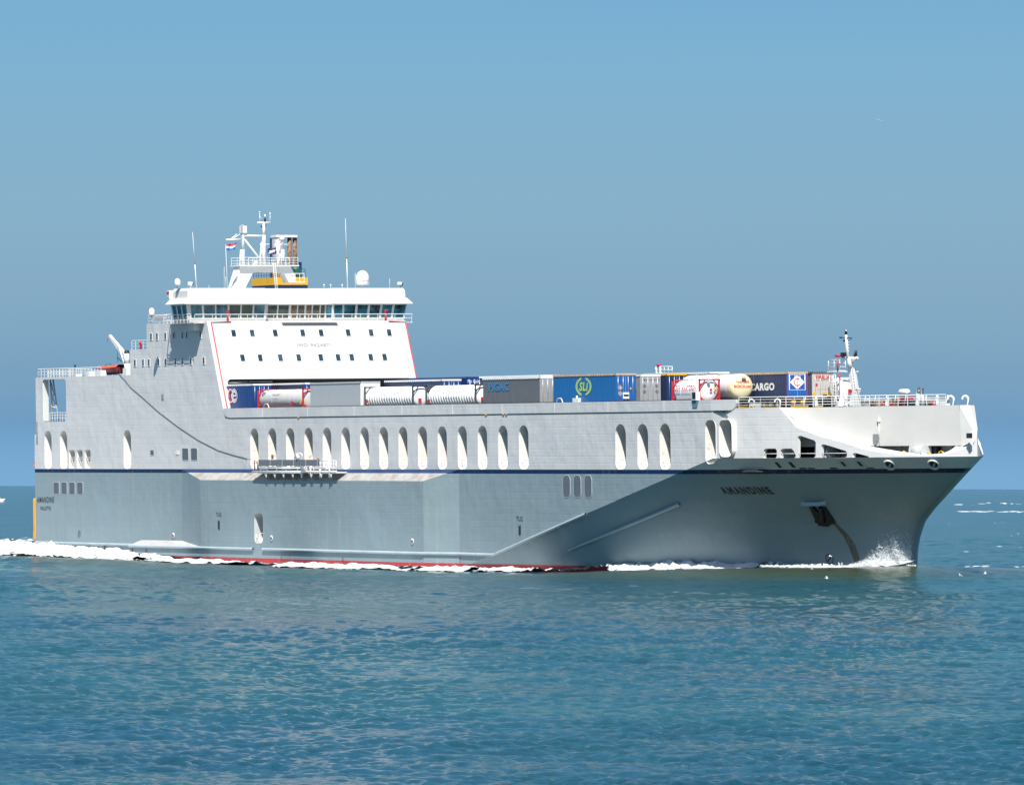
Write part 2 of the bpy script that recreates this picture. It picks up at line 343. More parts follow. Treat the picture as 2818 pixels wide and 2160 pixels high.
# flared plating below the knuckle
zl = list(np.linspace(-3, 0, 4)) + list(np.linspace(.4, 11.17, 34)); nt_ = 90; g = []
for z in zl:
    for k in range(nt_ + 1):
        t = (k / nt_); t = 1 - (1 - t) ** 2.1
        g.append((Xc(z) + (Xs(z) - Xc(z)) * t, plan(t, z), z))
hull.add(g, [(j * (nt_ + 1) + i, j * (nt_ + 1) + i + 1, (j + 1) * (nt_ + 1) + i + 1, (j + 1) * (nt_ + 1) + i) for j in range(len(zl) - 1) for i in range(nt_)], True)
hull.mirror()
hull.box(.05, .55, 0, 26.2, -3, 14.2); hull.box(.55, 1.0, 0, 26.2, 13.0, 15.82)
hull.box(-.1, .1, .2, 26, 13.0, 14.25)
hullo = hull.build('hull', HULL, ship)
# openings: white jambs and a dark space behind
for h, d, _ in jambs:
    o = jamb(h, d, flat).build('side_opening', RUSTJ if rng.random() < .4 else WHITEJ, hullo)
for h in fh: jamb(h, .35, lambda x, z: (x, sy(x) + .004, z)).build('mooring_opening', WHITE, hullo)
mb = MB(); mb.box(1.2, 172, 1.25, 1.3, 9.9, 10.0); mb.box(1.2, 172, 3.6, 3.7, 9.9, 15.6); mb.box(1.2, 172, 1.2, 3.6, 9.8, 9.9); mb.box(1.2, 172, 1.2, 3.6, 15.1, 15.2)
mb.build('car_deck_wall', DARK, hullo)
# opening rails
k_ = 0
for i, (x, w) in enumerate(arches):
    rb_ = MB()
    for z in (10.75, 11.05): rb_.cyl((x + .02, .35, z), (x + w - .02, .35, z), .025, n=5)
    rb_.cyl((x + .15, .3, 11.05), (x + .8, .3, 10.1), .03, n=5); rb_.box(x + w * .55, x + w * .72, .6, .7, 10.1, 10.9)
    rb_.build('opening_rail', RUSTY, hullo)
for x in (10.15, 12.42, 14.72):
    rb_ = MB(); [rb_.cyl((x, .2, z), (x + 1.7, .2, z), .035, n=5) for z in (11.2, 11.42)]
    for q in (.35, .75, 1.15): rb_.box(x + q, x + q + .22, .5, .7, 10.15, 11.1)
    rb_.build('opening_rail', WHITE, hullo)
# decks
mb = MB(); mb.box(.6, 167.5, .02, 26.18, 15.74, DK); mb.add([(x, y, DK - .02) for x, y in [(167.5, .02)] + [(x_, sy(x_) + .05) for x_ in (169, 171, 173, 174.2)] + [(174.2, 26.15 - sy(174.2)), (167.5, 26.18)]], [tuple(range(7))]); mb.build('weather_deck', DECK, ship)
mb = MB(); mb.box(9.6, 28, .02, 26.18, 20.95, 21.2); mb.box(1, 9.6, .02, 1.5, 21.0, 21.22); mb.box(1, 9.6, 24.7, 26.18, 21.0, 21.22); mb.box(1, 2.2, 1.5, 24.7, 21.0, 21.22); mb.build('aft_deck', DECK, ship)
mb = MB(); mb.box(1.0, 2.61, .003, .8, 15.82, 21.0).pair('stern_pillar', WHITE, ship)
mb = MB()
for a, b in (((2.3, 1.2, 21), (2.9, 1.2, 16)), ((3.1, 1.2, 21), (4.6, 1.2, 16)), ((2.6, 1.2, 19), (3.7, 1.2, 19)), ((2.5, 1.2, 17.6), (4.2, 1.2, 17.5)), ((2.5, 1.2, 20.6), (3.4, 1.2, 19)), ((2.6, 1.2, 19), (4.1, 1.2, 17.5))): mb.cyl(a, b, .1, n=6)
mb.build('stern_bracing', GREYW, ship)
# stern knob / ladder
mb = MB(); mb.box(-.05, .6, .1, .9, 12.98, 14.25); mb.build('stern_fender_box', HULL, ship)

# sponson with sloping shelf
SPW = 1.5
dr = rrect(64.0, 66.25, 1.58, 5.02, .7, 5)
sp = MB(); column_mesh(sp, 50.06, 105.6, lambda x: -3, lambda x: 8.77, [dr], lambda x, z: (x, -SPW, z))
sp.add([(41.87, 0, -3), (50.06, -SPW, -3), (50.06, -SPW, 8.77), (41.87, 0, 10.02)], [(0, 1, 2, 3)])
sp.add([(105.6, -SPW, -3), (111.08, 0, -3), (111.08, 0, 10.02), (105.6, -SPW, 8.77)], [(0, 1, 2, 3)])
sp.pair('sponson', HULL, ship)
mb = MB().add([(41.87, -.006, 10.022), (50.06, -SPW, 8.775), (105.6, -SPW, 8.775), (111.08, -.006, 10.022)], [(0, 1, 2, 3)])
SHELF = bpy.data.materials.new('sponson_shelf'); SHELF.use_nodes = True
t = SHELF.node_tree; b = t.nodes['Principled BSDF']; tcd = t.nodes.new('ShaderNodeTexCoord'); s3 = t.nodes.new('ShaderNodeSeparateXYZ'); t.links.new(tcd.outputs['Object'], s3.inputs[0])
gt = t.nodes.new('ShaderNodeMath'); gt.operation = 'GREATER_THAN'; gt.inputs[1].default_value = 9.62; t.links.new(s3.outputs[2], gt.inputs[0])
nz = t.nodes.new('ShaderNodeTexNoise'); nz.inputs['Scale'].default_value = .8; nz.inputs['Detail'].default_value = 5; t.links.new(tcd.outputs['Object'], nz.inputs[0])
c1 = t.nodes.new('ShaderNodeValToRGB'); c1.color_ramp.elements[0].position = .38; c1.color_ramp.elements[0].color = (.30, .27, .24, 1); c1.color_ramp.elements[1].position = .62; c1.color_ramp.elements[1].color = (.40, .39, .37, 1); t.links.new(nz.outputs[0], c1.inputs[0])
mi = t.nodes.new('ShaderNodeMixRGB'); mi.inputs[2].default_value = (.008, .035, .12, 1); t.links.new(gt.outputs[0], mi.inputs[0]); t.links.new(c1.outputs[0], mi.inputs[1]); t.links.new(mi.outputs[0], b.inputs['Base Color']); b.inputs['Roughness'].default_value = .6
mb.build('sponson_shelf', SHELF, ship)
jamb(dr, 1.4, lambda x, z: (x, -SPW, z)).build('pilot_door', GREYW, ship)
mb = MB().box(63.5, 66.8, -.12, -.06, 1.3, 5.2); mb.build('pilot_door_recess', DARK, ship)
mb = MB()
for z in (1.75, 2.2, 2.75): mb.cyl((64.2, -1.4, z), (66.2, -1.4, z), .03, n=5)
for x in (64.3, 65.2, 66.1): mb.cyl((x, -1.4, 1.6), (x, -1.4, 2.75), .03, n=5)
mb.build('pilot_door_rail', RUSTY, ship)
# low box aft, red foot under it
lb = MB(); lb.add([(30.44, -.004, 1.58), (30.44, -SPW, 1.0), (41.87 + 8.2, -SPW, 1.0), (41.87, -.004, 1.6)], [(0, 1, 2, 3)]); lb.add([(30.44, -.004, 1.58), (30.44, -SPW, 1.0), (30.44, -SPW, .2), (30.44, -.004, .1)], [(0, 1, 2, 3)])
lb.add([(30.44, -SPW, 1.0), (50.07, -SPW, 1.0), (50.07, -SPW, -.1), (30.44, -SPW, .05)], [(0, 1, 2, 3)]); lb.add([(30.44, -SPW, .05), (50.07, -SPW, -.1), (50.07, -.01, -2.4), (30.44, -.01, -.6)], [(0, 1, 2, 3)])
lb.build('aft_fender_shelf', HULL, ship)
SHL = mat('shelf_grey', (.42, .42, .41), .6, var=.15, vscale=1, rust=.4)
MB().add([(30.46, -.01, 1.59), (30.46, -SPW, 1.012), (50.0, -SPW, 1.012), (41.87, -.01, 1.615)], [(0, 1, 2, 3)]).build('shelf_top', SHL, ship)
# rubbing strakes
STR = mat('strake_paint', (.36, .43, .46), .4, var=.1, vscale=.5, rust=.35)
def strake(pts, r=.17): MB().tube(pts, r, 8).build('rubbing_strake', STR, ship)
strake([(.2, -.08, .97), (30.3, -.08, .97)]); strake([(30.5, -1.58, .9), (63.85, -1.58, .92)]); strake([(66.3, -1.58, .92), (105.6, -1.58, .92), (111.1, -.08, .92), (118.9, -.08, .9), (139.2, -.06, 5.4)])
up = []
for k in range(9):
    f_ = k / 8; z = 1.52 + (6.5 - 1.52) * f_; x = 133.1 + (156.13 - 133.1) * f_; up.append((x, by(x, z) - .1, z))
strake(up, .15)
# bow thick rim (cap) and centre panel
WA = Vector((XA - .6, E1p[0][1] + 1.75, 16.2)); WSL = (12.2 - WA[1]) / (192.4 - WA[0])
WPN = Vector((WSL, -1, 0)); WPP = WA.copy()
wp = lambda c, x, y: atpl(c, x, y, WPN, WPP)
E2 = [wp('a', 730, 285), wp('a', 930, 665), wp('a', 1290, 800), wp('a', 1850, 930), wp('b', 180, 825), shell('b', 450, 875, .8), shell('b', 700, 915, 1.), shell('b', 1050, 955, 1.1), shell('b', 1300, 940, 1.2), shell('b', 1440, 890, 1.3), wp('b', 1500, 825), wp('b', 1660, 835), at('b', 1760, 760, 'x', XB - .35), at('b', 1790, 660, 'x', XB - .25), at('b', 1770, 560, 'x', XB - .35)]
for p in E2: p[1] = min(p[1], 12.95)
def resample(P, n_):
    d = [0.]
    for a, b in zip(P, P[1:]): d.append(d[-1] + (b - a).length)
    return [Vector([float(np.interp(d[-1] * k / (n_ - 1), d, [p[i] for p in P])) for i in range(3)]) for k in range(n_)]
nE = min(len(E1p), len(E2))
rim = MB()
ra = resample(E1p[1:], 40); rb2 = resample(E2[1:], 40)
rim.add([E1p[0], E1p[1], E2[1], E2[0]], [(0, 1, 2, 3)])
for i in range(39): rim.add([ra[i], ra[i + 1], rb2[i + 1], rb2[i]], [(0, 1, 2, 3)])
T0 = Vector((192.4, 12.24, 16.18)); T1 = Vector((XB - 1.2, 13.1, 16.18))
q0 = E2[-1]; q1 = E1p[-1]
for k in range(4):
    f0, f1 = k / 4, (k + 1) / 4
    rim.add([q0.lerp(T0, f0), q1.lerp(T1, f0), q1.lerp(T1, f1), q0.lerp(T0, f1)], [(0, 1, 2, 3)])
rim.add([T0, E2[-1], E2[-2], E2[-3], (192.9, 12.3, 12.2), (192.4, 12.24, 11.9)], [tuple(range(6))])
rim.mirror().build('bow_rim', WHITE, ship)
# forecastle side wall (slants in to the stem)
def wpt(x, z): return (x, WA[1] + WSL * (x - WA[0]), z)
wl = [E2[0], E2[1], E2[2], E2[3], E2[4]]
wall = MB().add([tuple(v) for v in wl] + [wpt(192.6, 12.25), (192.4, 12.2, 16.2)], [tuple(range(7))])
XL = wl[4][0]
wall.add([wpt(WA[0] + .2, 12.25), wpt(XL, 12.25), tuple(wl[4]), tuple(wl[3]), tuple(wl[2]), tuple(wl[1]), wpt(WA[0] + .2, 14)], [tuple(range(7))])
wall.add([(XA - .1, E1p[0][1] + .02, 16.2), tuple(E2[0]), (E2[0][0], E2[0][1], 11.2), (XA - .1, E1p[0][1] + .02, 11.2)], [(0, 1, 2, 3)])
wall.mirror().build('forecastle_wall', mat('forecastle_cream', (.54, .53, .505), .45, .35, var=.04, vscale=.4, bump=.02, bscale=.7), ship)
ol = [(x, sy(x) + .04) for x in (168.6, 170, 171.5, 173, XA)] + [(E2[0][0], E2[0][1]), (192.4, 12.2)]; ol = ol + [(x, 26.2 - y) for x, y in ol[::-1]]
mb = MB().add([(x, y, 16.19) for x, y in ol], [tuple(range(len(ol)))])
mb.add([(x, y, 16.0) for x, y in ol], [tuple(range(len(ol)))]); mb.build('forecastle_deck', DECK, ship)
xa_ = list(np.arange(168, XB, .7)); mb = MB().add([(x, sy(x) + .06, 11.19) for x in xa_] + [(XB, 13.1, 11.19), (168, 13.1, 11.19)], [tuple(range(2 + len(xa_)))])
mb.mirror().build('mooring_deck', DECK, ship)
mb = MB()
for k in range(9):
    x0 = 174.5 + k * 2.0; y0 = WA[1] + 2.6 + WSL * (x0 - WA[0]) * .8
    mb.add([(x0, y0, 11.1), (x0 + 2.0, y0 + 1.6 * WSL, 11.1), (x0 + 2.0, y0 + 1.6 * WSL, 13), (x0, y0, 13)], [(0, 1, 2, 3)]); mb.box(x0 + .3, x0 + .42, y0 - .25, y0 + .1, 11.2, 12.6)
mb.build('mooring_space_wall', GREYW, ship)
# mooring gear
for i, (x, m_) in enumerate(((shell('a', 940, 1150)[0], GREYW), (shell('a', 1380, 1150)[0], mat('dark_grey_gear', (.10, .11, .12), .6)), (shell('b', 650, 900)[0], GREYW))):
    y = sy(x) + 1.6
    w_ = MB(); w_.cyl((x, y, 11.75), (x + 1.3, y + .6, 11.75), .5, n=14); w_.cyl((x - .05, y, 11.75), (x, y + .02, 11.75), .75, n=14); w_.cyl((x + 1.3, y + .6, 11.75), (x + 1.4, y + .62, 11.75), .75, n=14); w_.box(x - .3, x + 1.6, y - .3, y + .9, 11.16, 11.4)
    w_.build('mooring_winch', m_, ship)
for x, dy, mt in ((shell('a', 1640, 1200)[0], .5, RED), (shell('b', 520, 860)[0], 1.2, YEL), (shell('b', 820, 900)[0], 1.6, YEL), (shell('b', 1020, 900)[0], 1.8, YEL), (shell('a', 1085, 1200)[0], .5, YEL)):
    y = sy(x) + dy; MB().tube([(x, y, 11.16), (x, y, 11.6), (x + .25, y + .1, 11.75), (x + .5, y + .2, 11.6), (x + .5, y + .2, 11.16)], .07 if mt is YEL else .16, 8).build('bollard', mt, ship)
a = shell('b', 1175, 880, 2.); mb = MB().box(a[0] - .35, a[0] + .35, a[1], a[1] + .6, 11.2, 12.6); mb.build('deck_locker', BLACK, ship)
# rails in bow openings
mb = MB()
for a, b in [(min(p[0] for p in h) + .05, max(p[0] for p in h) - .05) for h in fh[:4]]: mb.cyl((a, sy(a) + .1, 11.6), (b, sy(b) + .1, 11.6), .035, n=5)
mb.build('opening_bar', WHITE, ship)
# bow fittings
def onbow(x, z, off=0.): return Vector((x, by(x, z) - off, z))
def bow_n(x, z):
    a = onbow(x - .3, z); b = onbow(x + .3, z); c = onbow(x, z - .3); d = onbow(x, min(z + .3, 11.17)); n_ = (b - a).cross(d - c).normalized(); return n_ if n_.y < 0 else -n_
for x, z in ((shell('b', 503, 1112)[0], 10.46), (shell('b', 1185, 1110)[0], 10.46)):
    c = onbow(x, z); n_ = bow_n(x, z)
    f_ = MB().lathe(c - n_ * .1, [(.42, .0), (.42, .12), (.5, .26), (.62, .3), (.68, .2), (.68, -.1)], 24, n_)
    fo = f_.build('fairlead', WHITE, ship); MB().lathe(c + n_ * .02, [(.0, .03), (.44, .03)], 16, n_).build('fairlead_hole', BLACK, fo)
    rl = MB()
    for s_ in (-.2, .0, .2): rl.cyl(c + n_ * .08 + Vector((s_ - .08, 0, -.3)), c + n_ * .08 + Vector((s_ + .08, 0, .3)), .045, n=6)
    rl.build('roller', STEEL, fo)
def bowplate(name, x0, x1, z0, z1, off, m_, par=ship):
    return MB().add([onbow(x0, z0, off), onbow(x1, z0, off), onbow(x1, z1, off), onbow(x0, z1, off)], [(0, 1, 2, 3)]).build(name, m_, par)
for x in (shell('a', 400, 1370)[0], shell('a', 660, 1370)[0]): 
    bowplate('step_recess', x, x + .45, 10.2, 10.75, .03, BLACK); bowplate('step_edge', x + .45, x + .55, 10.2, 10.75, .04, WHITE2)
for x in (shell('a', 1670, 1350)[0], shell('a', 1975, 1340)[0]):
    o = bowplate('step_recess', x - .5, x + .4, 10.15, 10.85, .03, GREYW); bowplate('step_hole', x - .2, x + .1, 10.3, 10.75, .05, BLACK, o)
for i, x in enumerate([shell('a', q_, 1440)[0] for q_ in (320, 840, 1000, 1195, 1420, 2110)]): bowplate('scupper', x, x + .8, 10.06, 10.18, .035, (RUSTY, BLACK, BROWN)[i % 3])
# name on the bow, following the plating
NT = lambda u, v, x0, z0, sl_, off=.022: tuple(onbow(x0 + u, z0 + v + sl_ * u, off))
nA = shell('H', 352, 268); nB = shell('H', 692, 268); zt2 = shell('H', 342, 218)[2]
text_mb('AMANDINE', nB[0] - nA[0], zt2 - nA[2], lambda u, v: NT(u - v * .35, v, nA[0], nA[2], .0), bold=.06, space=1.3).build('ship_name', LTEXT, ship)
# hawse shelf and anchor
xa, xb = shell('d', 668, 428)[0], shell('d', 880, 428)[0]
sh = MB(); a = [onbow(xa, 6.31, -.1), onbow(xb + .3, 6.31, -.1), onbow(xb + .5, 6.5, .35), onbow(xb - .1, 6.35, .75), onbow(xa - .1, 6.35, .75)]
sh.prism(a, (0, 0, .36)); sh.build('anchor_shelf', mat('shelf_blue_grey', (.30, .37, .40), .5), ship)
def ap(x, y, off): P = shell('d', x, y); return P + Vector((0, -off, 0))
an = MB()
outl = [(712, 430), (745, 500), (790, 600), (778, 612), (795, 635), (822, 640), (828, 668), (915, 677), (945, 655), (1012, 632), (990, 590), (930, 500), (885, 432), (850, 430), (848, 470), (840, 520), (790, 480), (745, 430)]
front = [ap(x, y, .42) for x, y in outl]; back = [ap(x, y, -.1) for x, y in outl]
nn_ = len(outl); an.add(front + back, [(i, (i + 1) % nn_, nn_ + (i + 1) % nn_, nn_ + i) for i in range(nn_)])
from mathutils.geometry import tessellate_polygon
tri = tessellate_polygon([[Vector((x, y, 0)) for x, y in outl]]); an.add(front, [tuple(t_) for t_ in tri])
ano = an.build('anchor', BLACK, ship)
MB().cyl(ap(860, 440, .5), ap(905, 620, .55), .22, n=10).build('anchor_shank', BLACK, ano)
# rust run under the anchor
mb = MB(); rp = [(1000, 630, 26), (1060, 700, 34), (1120, 760, 42), (1175, 830, 46), (1215, 900, 50), (1250, 980, 50), (1275, 1060, 46), (1300, 1165, 40)]
L_ = [shell('d', x - w * 1.2, y) + Vector((.0, -.03, 0)) for x, y, w in rp]; R_ = [shell('d', x + w * .6, y) + Vector((.0, -.03, 0)) for x, y, w in rp]
for i in range(len(rp) - 1): mb.add([L_[i], R_[i], R_[i + 1], L_[i + 1]], [(0, 1, 2, 3)])
mb.build('rust_streak', mat('rust_stain', (.15, .14, .115), .8, var=.5, vscale=1.4, stretch=(2.5, 2.5, .3)), ship)
# thruster mark on bow, draught marks
def ringmark(c, r, f, name):
    mb = MB(); n_ = 24; vs = []
    for rr in (r, r * .84):
        for i in range(n_): t = 2 * math.pi * i / n_; vs.append(f(c[0] + rr * math.cos(t), c[1] + rr * math.sin(t)))
    mb.add(vs, [(i, (i + 1) % n_, n_ + (i + 1) % n_, n_ + i) for i in range(n_)])
    for s_ in (1, -1):
        w = r * .09; q = r * .6
        mb.add([f(c[0] - q - w, c[1] - s_ * q + w), f(c[0] - q + w, c[1] - s_ * q - w), f(c[0] + q + w, c[1] + s_ * q - w), f(c[0] + q - w, c[1] + s_ * q + w)], [(0, 1, 2, 3)])
    return mb.build(name, LTEXT, ship)
rm0 = shell('d', 935, 1085); ringmark((rm0[0], rm0[2]), .5, lambda x, z: onbow(x, z, .06), 'thruster_mark'); ringmark((12.9, 2.15), .4, lambda x, z: (x, -.02, z), 'thruster_mark')
dm0 = shell('d', 1765, 1140)
text_mb('6\n5\n4', .35, 1.5, lambda u, v: tuple(onbow(dm0[0] + u, .4 + v, .06)), bold=.03).build('draught_mark', LTEXT, ship)
# writing and marks on the side
F0 = lambda x0, z0, y=-.02: (lambda u, v: (x0 + u, y, z0 + v))
text_mb('AMANDINE', 5.0, .72, F0(.65, 5.88), bold=.02, space=1.2).build('ship_name', LTEXT, ship)
text_mb('VALLETTA', 3.2, .45, F0(1.52, 4.98), bold=.025, space=1.2).build('home_port', LTEXT, ship)
for x, y in ((54.1, -SPW - .02), (124.0, -.02)):
    text_mb('TUG', 1.35, .5, F0(x, 4.55, y), bold=.01).build('tug_sign', LTEXT, ship)
    MB().add([(x + .43, y, 4.2), (x + .68, y, 3.98), (x + .93, y, 4.2), (x + .93, y, 3.2), (x + .68, y, 2.95), (x + .43, y, 3.2)], [tuple(range(6))]).build('tug_arrow', LTEXT, ship)
for x, y in ((39.45, -.02), (68.45, -1.52), (103.0, -1.52)):
    o = MB().lathe((x, y, 2.2), [(.3, .0), (.34, .05), (.2, .06)], 16, (0, -1, 0)).build('recess_ring', WHITE2, ship)
    MB().box(x - .12, x + .1, y - .03, y, 2.0, 2.3).build('recess_hole', LTEXT, o)
# grilles
LOUV = mat('louvre_grey', (.12, .14, .165), .5)
def louvre(x0, x1, z0, z1, r, step=.09, m_=GREYW, split=False):
    fr = rrect(x0 - .06, x1 + .06, z0 - .06, z1 + .06, r + .05); inn = rrect(x0, x1, z0, z1, r); n_ = len(fr)
    mb = MB().add([(x, -.03, z) for x, z in fr] + [(x, -.03, z) for x, z in inn], [(i, (i + 1) % n_, n_ + (i + 1) % n_, n_ + i) for i in range(n_)]); mb.add([(x, -.03, z) for x, z in fr] + [(x, 0, z) for x, z in fr], [(i, (i + 1) % n_, n_ + (i + 1) % n_, n_ + i) for i in range(n_)])
    o = mb.build('louvre', m_, ship)
    s_ = MB().add([(x, -.006, z) for x, z in inn], [tuple(range(n_))])
    z = z0 + .08
    while z < z1 - .05: s_.add([(x0 + .05, -.028, z), (x1 - .05, -.028, z), (x1 - .05, -.008, z + step * .55), (x0 + .05, -.008, z + step * .55)], [(0, 1, 2, 3)]); z += step
    if split: s_.box((x0 + x1) / 2 - .04, (x0 + x1) / 2 + .04, -.035, -.01, z0, z1)
    s_.build('slats', LOUV, o); return o
for x in (5.57, 7.88, 10.2, 12.5): louvre(x, x + 1.6, 6.95, 8.4, .2)
for x in (42.1, 44.47): louvre(x, x + 1.65, 11.1, 12.45, .2, m_=GREYW)
louvre(33.36, 34.3, 11.7, 12.25, .03)
for x in (134.3, 136.6, 138.92): louvre(x, x + 1.5, 7.15, 9.4, .5, .11, split=True)
MB().box(40.33, 41.2, -.05, 0, 11.73, 12.18).build('hatch', RUSTY, ship)
MB().box(36.6, 37.2, -.05, 0, 18.2, 18.9).build('small_vent', mat('vent_grey', (.25, .25, .24), .6), ship)
for x, y_, z in [(2.2, -.17, .55), (8.7, -.17, .5), (20.2, -.17, .5), (31.2, -1.62, .3), (35, -1.62, .3), (70.9, -1.6, -.05), (86.2, -1.6, -.05), (111.1, -.05, .3)]:
    MB().box(x, x + .12, y_ - .0, y_ + .2, z - .45, z + .3).build('scupper_stain', BROWN, ship)

# --- accommodation / superstructure ---
sup = MB()
sup.box(27.95, 28.2, .02, 26.18, 21.2, 24.27); sup.box(28.0, 32.7, .02, 26.18, 24.1, 24.26); sup.box(32.6, 32.85, .02, 26.18, 24.26, 27.2); sup.box(32.7, 48.9, .02, 26.18, 27.05, 27.24)
sup.box(9.55, 9.75, .02, 26.18, 15.9, 21.2)
# sloping white front with the cargo opening
def SL(y, z, off=0.): return (XF(z) + off, y, z)
fr = MB(); zb, zt = 15.86, 27.26
op = rrect(1.25, 25.55, 15.86, 20.45, .55, 5)
fr.add([SL(0, zb), SL(1.25, zb), SL(1.25, 20.0), SL(0, 20.0)], [(0, 1, 2, 3)]); fr.add([SL(25.55, zb), SL(26.2, zb), SL(26.2, 20.0), SL(25.55, 20.0)], [(0, 1, 2, 3)])
cl = [SL(0, 20.0), SL(1.25, 20.0)] + [SL(1.8 - .55 * math.cos(R(a)), 19.95 + .5 * math.sin(R(a))) for a in (20, 40, 60, 80, 90)] + [SL(25.0 + .55 * math.sin(R(a)), 19.95 + .5 * math.cos(R(a))) for a in (0, 10, 30, 50, 70)] + [SL(25.55, 20.0), SL(26.2, 20.0), SL(26.2, zt), SL(0, zt)]
fr.add(cl, [tuple(range(len(cl)))])
fr.add([SL(1.25, zb), SL(1.25, 20.0), SL(1.25, 20.0, -1.2), SL(1.25, zb, -1.2)], [(0, 1, 2, 3)]); fr.add([SL(25.55, zb), SL(25.55, 20.0), SL(25.55, 20.0, -1.2), SL(25.55, zb, -1.2)], [(0, 1, 2, 3)])
fr.add([SL(1.6, 20.45), SL(25.2, 20.45), SL(25.2, 20.45, -1.6), SL(1.6, 20.45, -1.6)], [(0, 1, 2, 3)])
front = fr.build('superstructure_front', mat('front_white', (.50, .50, .495), .4, .4, var=.04, vscale=.3, bump=.02, bscale=.6), ship)
supo = sup.build('superstructure', HULL, ship)
mb = MB(); mb.box(9.8, 50.4, 1.2, 25.2, 20.5, 20.9)
for x in range(12, 50, 3): mb.box(x, x + .15, 1.2, 25.2, 20.2, 20.5)
mb.box(9.8, 49.5, 1.0, 1.25, 15.9, 20.5); mb.build('cargo_tunnel_ceiling', mat('tunnel_brown', (.14, .12, .10), .8), ship)
mb = MB().cyl((50.9, 2, 20.1), (50.9, 7.5, 20.15), .1); mb.cyl((51, 1.3, 20.05), (51, 4.5, 20.05), .12, n=8); mb.build('tunnel_pipe', STEEL, ship)
# red fire main on the front
def sld(y, z, o_=.1): return (XF(z) + o_, y, z)
mon = MB().tube([sld(.55, 17.1), sld(.55, 27.15), sld(3.1, 27.2)], .06, 6); mon.build('fire_main', RED, ship)
MB().tube([sld(26.1, 20.3), sld(26.1, 27.15), sld(23.9, 27.2)], .06, 6).build('fire_main', RED, ship)
for y in (3.0, 23.8):
    mb = MB().cyl((48.5, y, 27.1), (48.5, y, 28.3), .17, .08, 8); mb.cyl((48.3, y, 28.45), (48.8, y, 28.5), .1, .12, 8); mb.lathe((48.5, y, 28.25), [(.0, -.1), (.15, 0), (.18, .12), (.0, .2)], 10)
    mb.build('fire_monitor', RED, ship)
# cabin windows in the front
nw = Vector((1, 0, .3982)).normalized()
def fwin(y, z, w=.56, h_=.78):
    o = MB().prism([SL(y - w / 2 - .09, z - h_ / 2 - .07, .0), SL(y + w / 2 + .09, z - h_ / 2 - .07, .0), SL(y + w / 2 + .09, z + h_ / 2 + .07, .0), SL(y - w / 2 - .09, z + h_ / 2 + .07, .0)], nw * .04).build('cabin_window', WHITE2, front)
    MB().prism([SL(y - w / 2, z - h_ / 2, .03), SL(y + w / 2, z - h_ / 2, .03), SL(y + w / 2, z + h_ / 2, .03), SL(y - w / 2, z + h_ / 2, .03)], nw * .03).build('window_pane', PANE, o)
for y in (3.21, 5.62, 8.63, 12.23, 14.65, 18.22, 21.26, 23.67): fwin(y, 25.84)
for y in (3.76, 6.06, 8.69, 11.09, 13.99, 16.27, 18.07, 20.59, 22.43): fwin(y, 22.93)
text_mb('IMO 9424871', 4.5, .36, lambda u, v: SL(11.2 + u, 24.22 + v, .03), bold=0).build('ship_number', mat('lettering_grey', (.25, .25, .26), .5), front)
for y in (3.68, 9.19, 17.98, 23.52):
    mb = MB().box(48.3, 48.7, y - .2, y + .2, 26.95, 27.12); mb.box(48.45, 48.85, y - .18, y + .18, 26.8, 26.95); mb.build('floodlight', mat('lamp_grey', (.3, .3, .28), .5), front)
# awning in front of the centre windows
aw = MB().add([(48.35, 10.0, 27.08), (48.35, 16.9, 27.08), (49.3, 16.9, 27.05), (49.3, 10.0, 27.05)], [(0, 1, 2, 3)]); aw.add([(48.36, 9.7, 27.1), (49.4, 9.7, 27.05), (48.72, 10.9, 26.33)], [(0, 1, 2)]); aw.box(48.3, 49.45, 9.7, 16.95, 27.06, 27.14); aw.add([(48.7, 10.9, 26.34), (48.7, 16.6, 26.34), (48.4, 16.95, 27.05), (48.4, 9.7, 27.05)], [(0, 1, 2, 3)])
for k in range(12): y = 10.2 + k * .58; aw.add([(48.4, y, 27.06), (49.35, y, 27.05), (48.7, y, 26.5)], [(0, 1, 2)])
aw.build('walkway_bracket', RUSTY, front)
# side windows
def swin(x, z, w=.42, h_=.72):
    o = MB().box(x - w / 2 - .12, x + w / 2 + .12, -.05, .0, z - h_ / 2 - .1, z + h_ / 2 + .1).build('cabin_window', WHITE2, supo)
    MB().box(x - w / 2 + .06, x + w / 2 + .06, -.07, -.04, z - h_ / 2, z + h_ / 2).build('window_pane', PANE, o)
for x in (29.34, 31.62, 33.22, 35.91, 37.83, 40.52, 42.41, 44.70, 48.18): swin(x, 22.68)
for x in (33.91, 35.56, 37.85, 40.14, 42.47, 43.65, 47.38): swin(x, 25.74)

# --- bridge ---
YC = lambda y: 26.2 - y
KY = 8.7; XFR = 46.9; XRC = 45.3; Y0 = -1.3; Y1 = 27.0
def bplan(o_=0., k=0.):   # outline of the bridge front, o_ outward
    return [(43.1 - o_ * .3, Y0 - o_), (XFR + o_, Y0 - o_), (XFR + o_, KY + o_ * .2), (XRC + o_, KY + .3), (XRC + o_, YC(KY) - .3), (XFR + o_, YC(KY) - o_ * .2), (XFR + o_, Y1 + o_ * .7), (43.1 - o_ * .3, Y1 + o_ * .7)]
def loft(mb, lv):
    n_ = len(lv[0][0]); vs = [(x, y, z) for pl, z in lv for x, y in pl]
    mb.add(vs, [(j * n_ + i, j * n_ + (i + 1) % n_, (j + 1) * n_ + (i + 1) % n_, (j + 1) * n_ + i) for j in range(len(lv) - 1) for i in range(n_)] + [tuple(range(n_))[::-1], tuple(range((len(lv) - 1) * n_, len(lv) * n_))])
br = MB(); loft(br, [(bplan(0), 27.2), (bplan(.1), 27.5)]); br.box(36, 43.2, 4, 22.2, 27.2, 31.0)
bro = br.build('wheelhouse', WHITE, ship)
